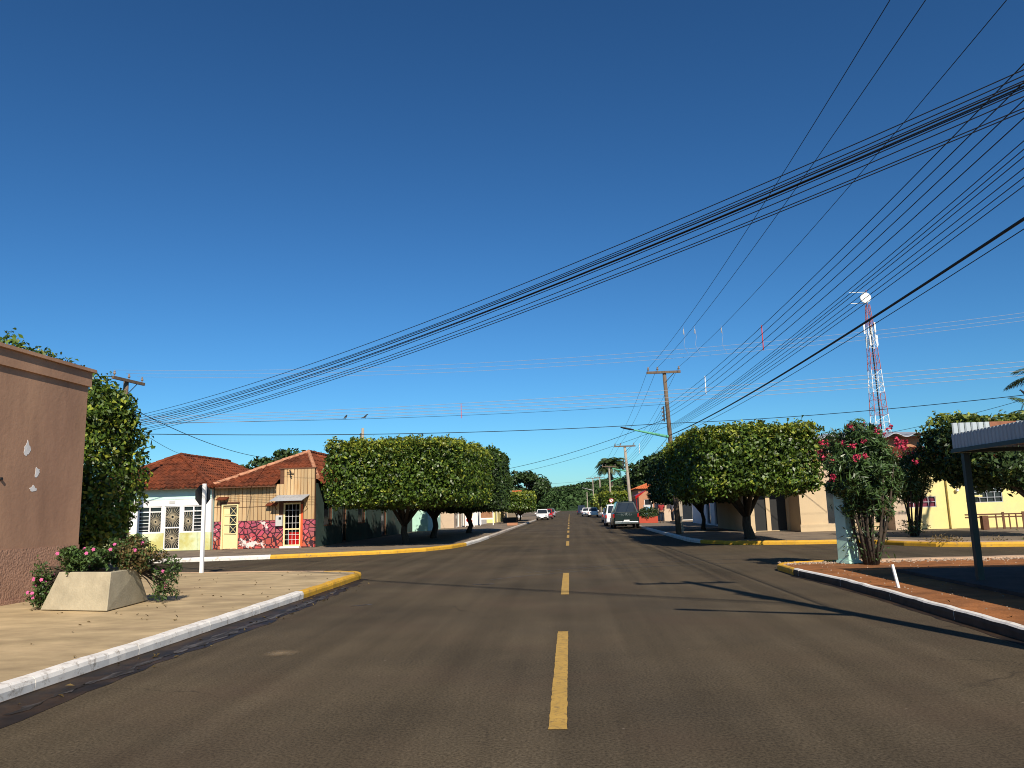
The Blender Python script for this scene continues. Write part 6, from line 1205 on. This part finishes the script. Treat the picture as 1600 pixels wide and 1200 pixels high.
# ------------------------------------------------------------------ people
def skin_mesh(name, verts, edges, radii, m, parent, levels=1):
    me = bpy.data.meshes.new(name); me.from_pydata(verts, edges, []); o = link(name, me, parent); me.materials.append(m)
    sk = o.modifiers.new('skin', 'SKIN'); sv = me.skin_vertices[0].data if me.skin_vertices else None
    if sv is None: me.skin_vertices.add() if hasattr(me.skin_vertices, 'add') else None
    if not me.skin_vertices:
        bpy.context.view_layer.objects.active = o; bpy.ops.mesh.customdata_skin_add()
    sv = me.skin_vertices[0].data
    for i, r in enumerate(radii): sv[i].radius = (r, r) if isinstance(r, float) else r
    sv[0].use_root = True
    s = o.modifiers.new('subsurf', 'SUBSURF'); s.levels = levels; s.render_levels = levels; sk.use_smooth_shade = True; return o
def person(label, loc, rz, shirt, trousers, bend=.0):
    o = thing('person', label, 'person', (0, 0, 0), None)
    J = dict(pel=(0, 0, .95), wai=(0, .0, 1.08), che=(0, .01, 1.32), nec=(0, 0, 1.48), hea=(0, .02, 1.6), top=(0, .02, 1.7))
    V = [J['pel'], J['wai'], J['che'], J['nec'], J['hea'], J['top']]; E = [(0, 1), (1, 2), (2, 3), (3, 4), (4, 5)]; Rr = [(.15, .11), (.14, .1), (.17, .11), .052, .085, .07]
    for s in (-1, 1):
        b_ = len(V); V += [(s * .19, 0, 1.42), (s * .26, -.03, 1.15), (s * .2 + s * .04, .12 + bend, .95), (s * .22, .16 + bend, .86)]; E += [(2, b_), (b_, b_ + 1), (b_ + 1, b_ + 2), (b_ + 2, b_ + 3)]; Rr += [.06, .045, .032, .035]
        for f in range(5):
            k = len(V); q = (s * .22 + (f - 2) * .016, .18 + bend + (.02 if f == 0 else 0), .8 - (.012 if f in (2, 3) else 0)); V.append(q); E.append((b_ + 3, k)); Rr.append(.01)
        l = len(V); V += [(s * .1, 0, .88), (s * .11, .02, .48), (s * .12, -.02, .1), (s * .13, .1, .04)]; E += [(0, l), (l, l + 1), (l + 1, l + 2), (l + 2, l + 3)]; Rr += [.09, .06, .042, .04]
    skin_mesh('body', V, E, Rr, SKIN, o)
    V = [(0, 0, .92), (0, 0, 1.08), (0, .01, 1.32), (0, 0, 1.43)]; E = [(0, 1), (1, 2), (2, 3)]; Rr = [(.175, .135), (.165, .125), (.195, .135), .09]
    for s in (-1, 1): k = len(V); V += [(s * .195, 0, 1.41), (s * .25, -.025, 1.2)]; E += [(2, k), (k, k + 1)]; Rr += [.085, .072]
    skin_mesh('shirt', V, E, Rr, shirt, o)
    V = [(0, 0, .96)]; E = []; Rr = [(.165, .125)]
    for s in (-1, 1): k = len(V); V += [(s * .1, 0, .85), (s * .11, .02, .48), (s * .12, -.02, .1)]; E += [(0, k), (k, k + 1), (k + 1, k + 2)]; Rr += [.105, .08, .07]
    skin_mesh('trousers', V, E, Rr, trousers, o)
    mb = MB(); mb.lathe((0, .0, 1.62), [(.09, -.02), (.1, .04), (.08, .1), (.03, .125)], 12); mb.build('hair', HAIR, o, smooth=True)
    mb = MB(); mb.add([(-.012, .105, 1.6), (.012, .105, 1.6), (0, .13, 1.575), (0, .1, 1.63)], [(0, 1, 2), (0, 2, 3), (1, 3, 2)]); mb.build('nose', SKIN, o)
    for s in (-1, 1): mb = MB(); mb.lathe((s * .035, .095, 1.615), [(.008, -.006), (.01, .006)], 8, 'y'); mb.build('eye', HAIR, o)
    for s in (-1, 1): mb = MB(); mb.obox((s * .125, .06, .04), (.05, 0, 0), (0, .13, 0), (0, 0, .045)); mb.build('shoe', BLACKM, o, bevel=.02)
    o.location = loc; o.rotation_euler.z = rz; return o
person('person in a red shirt and dark trousers standing before the bar', (7.75, 66.8, KH), math.pi * .9, CL_RED, CL_DARK)
person('person in a dark grey shirt standing beside the one in red', (8.75, 67.3, KH), math.pi * .65, CL_GREY, CL_DARK, .05)

# fallen leaves and bits of litter
rn = np.random.default_rng(21); n = 170
P = np.stack([np.concatenate([rn.uniform(-10, -5.4, 90), rn.uniform(-5.1, -4.5, 60), rn.uniform(5.3, 6.8, 20)]), np.concatenate([rn.uniform(8, 20, 90), rn.uniform(5, 18, 60), rn.uniform(8, 18, 20)]), np.concatenate([np.full(90, KH + .004), np.full(60, .016), np.full(20, KH - .01)])], 1)
tag(leaf_mesh('leaf_litter', P, unit(rn.normal(size=P.shape) * .3 + np.array([0, 0, 1])), .06, .03, LEAF_B), 'small dry fallen leaves scattered on the near pavements and gutter', 'leaf litter', kind='stuff')
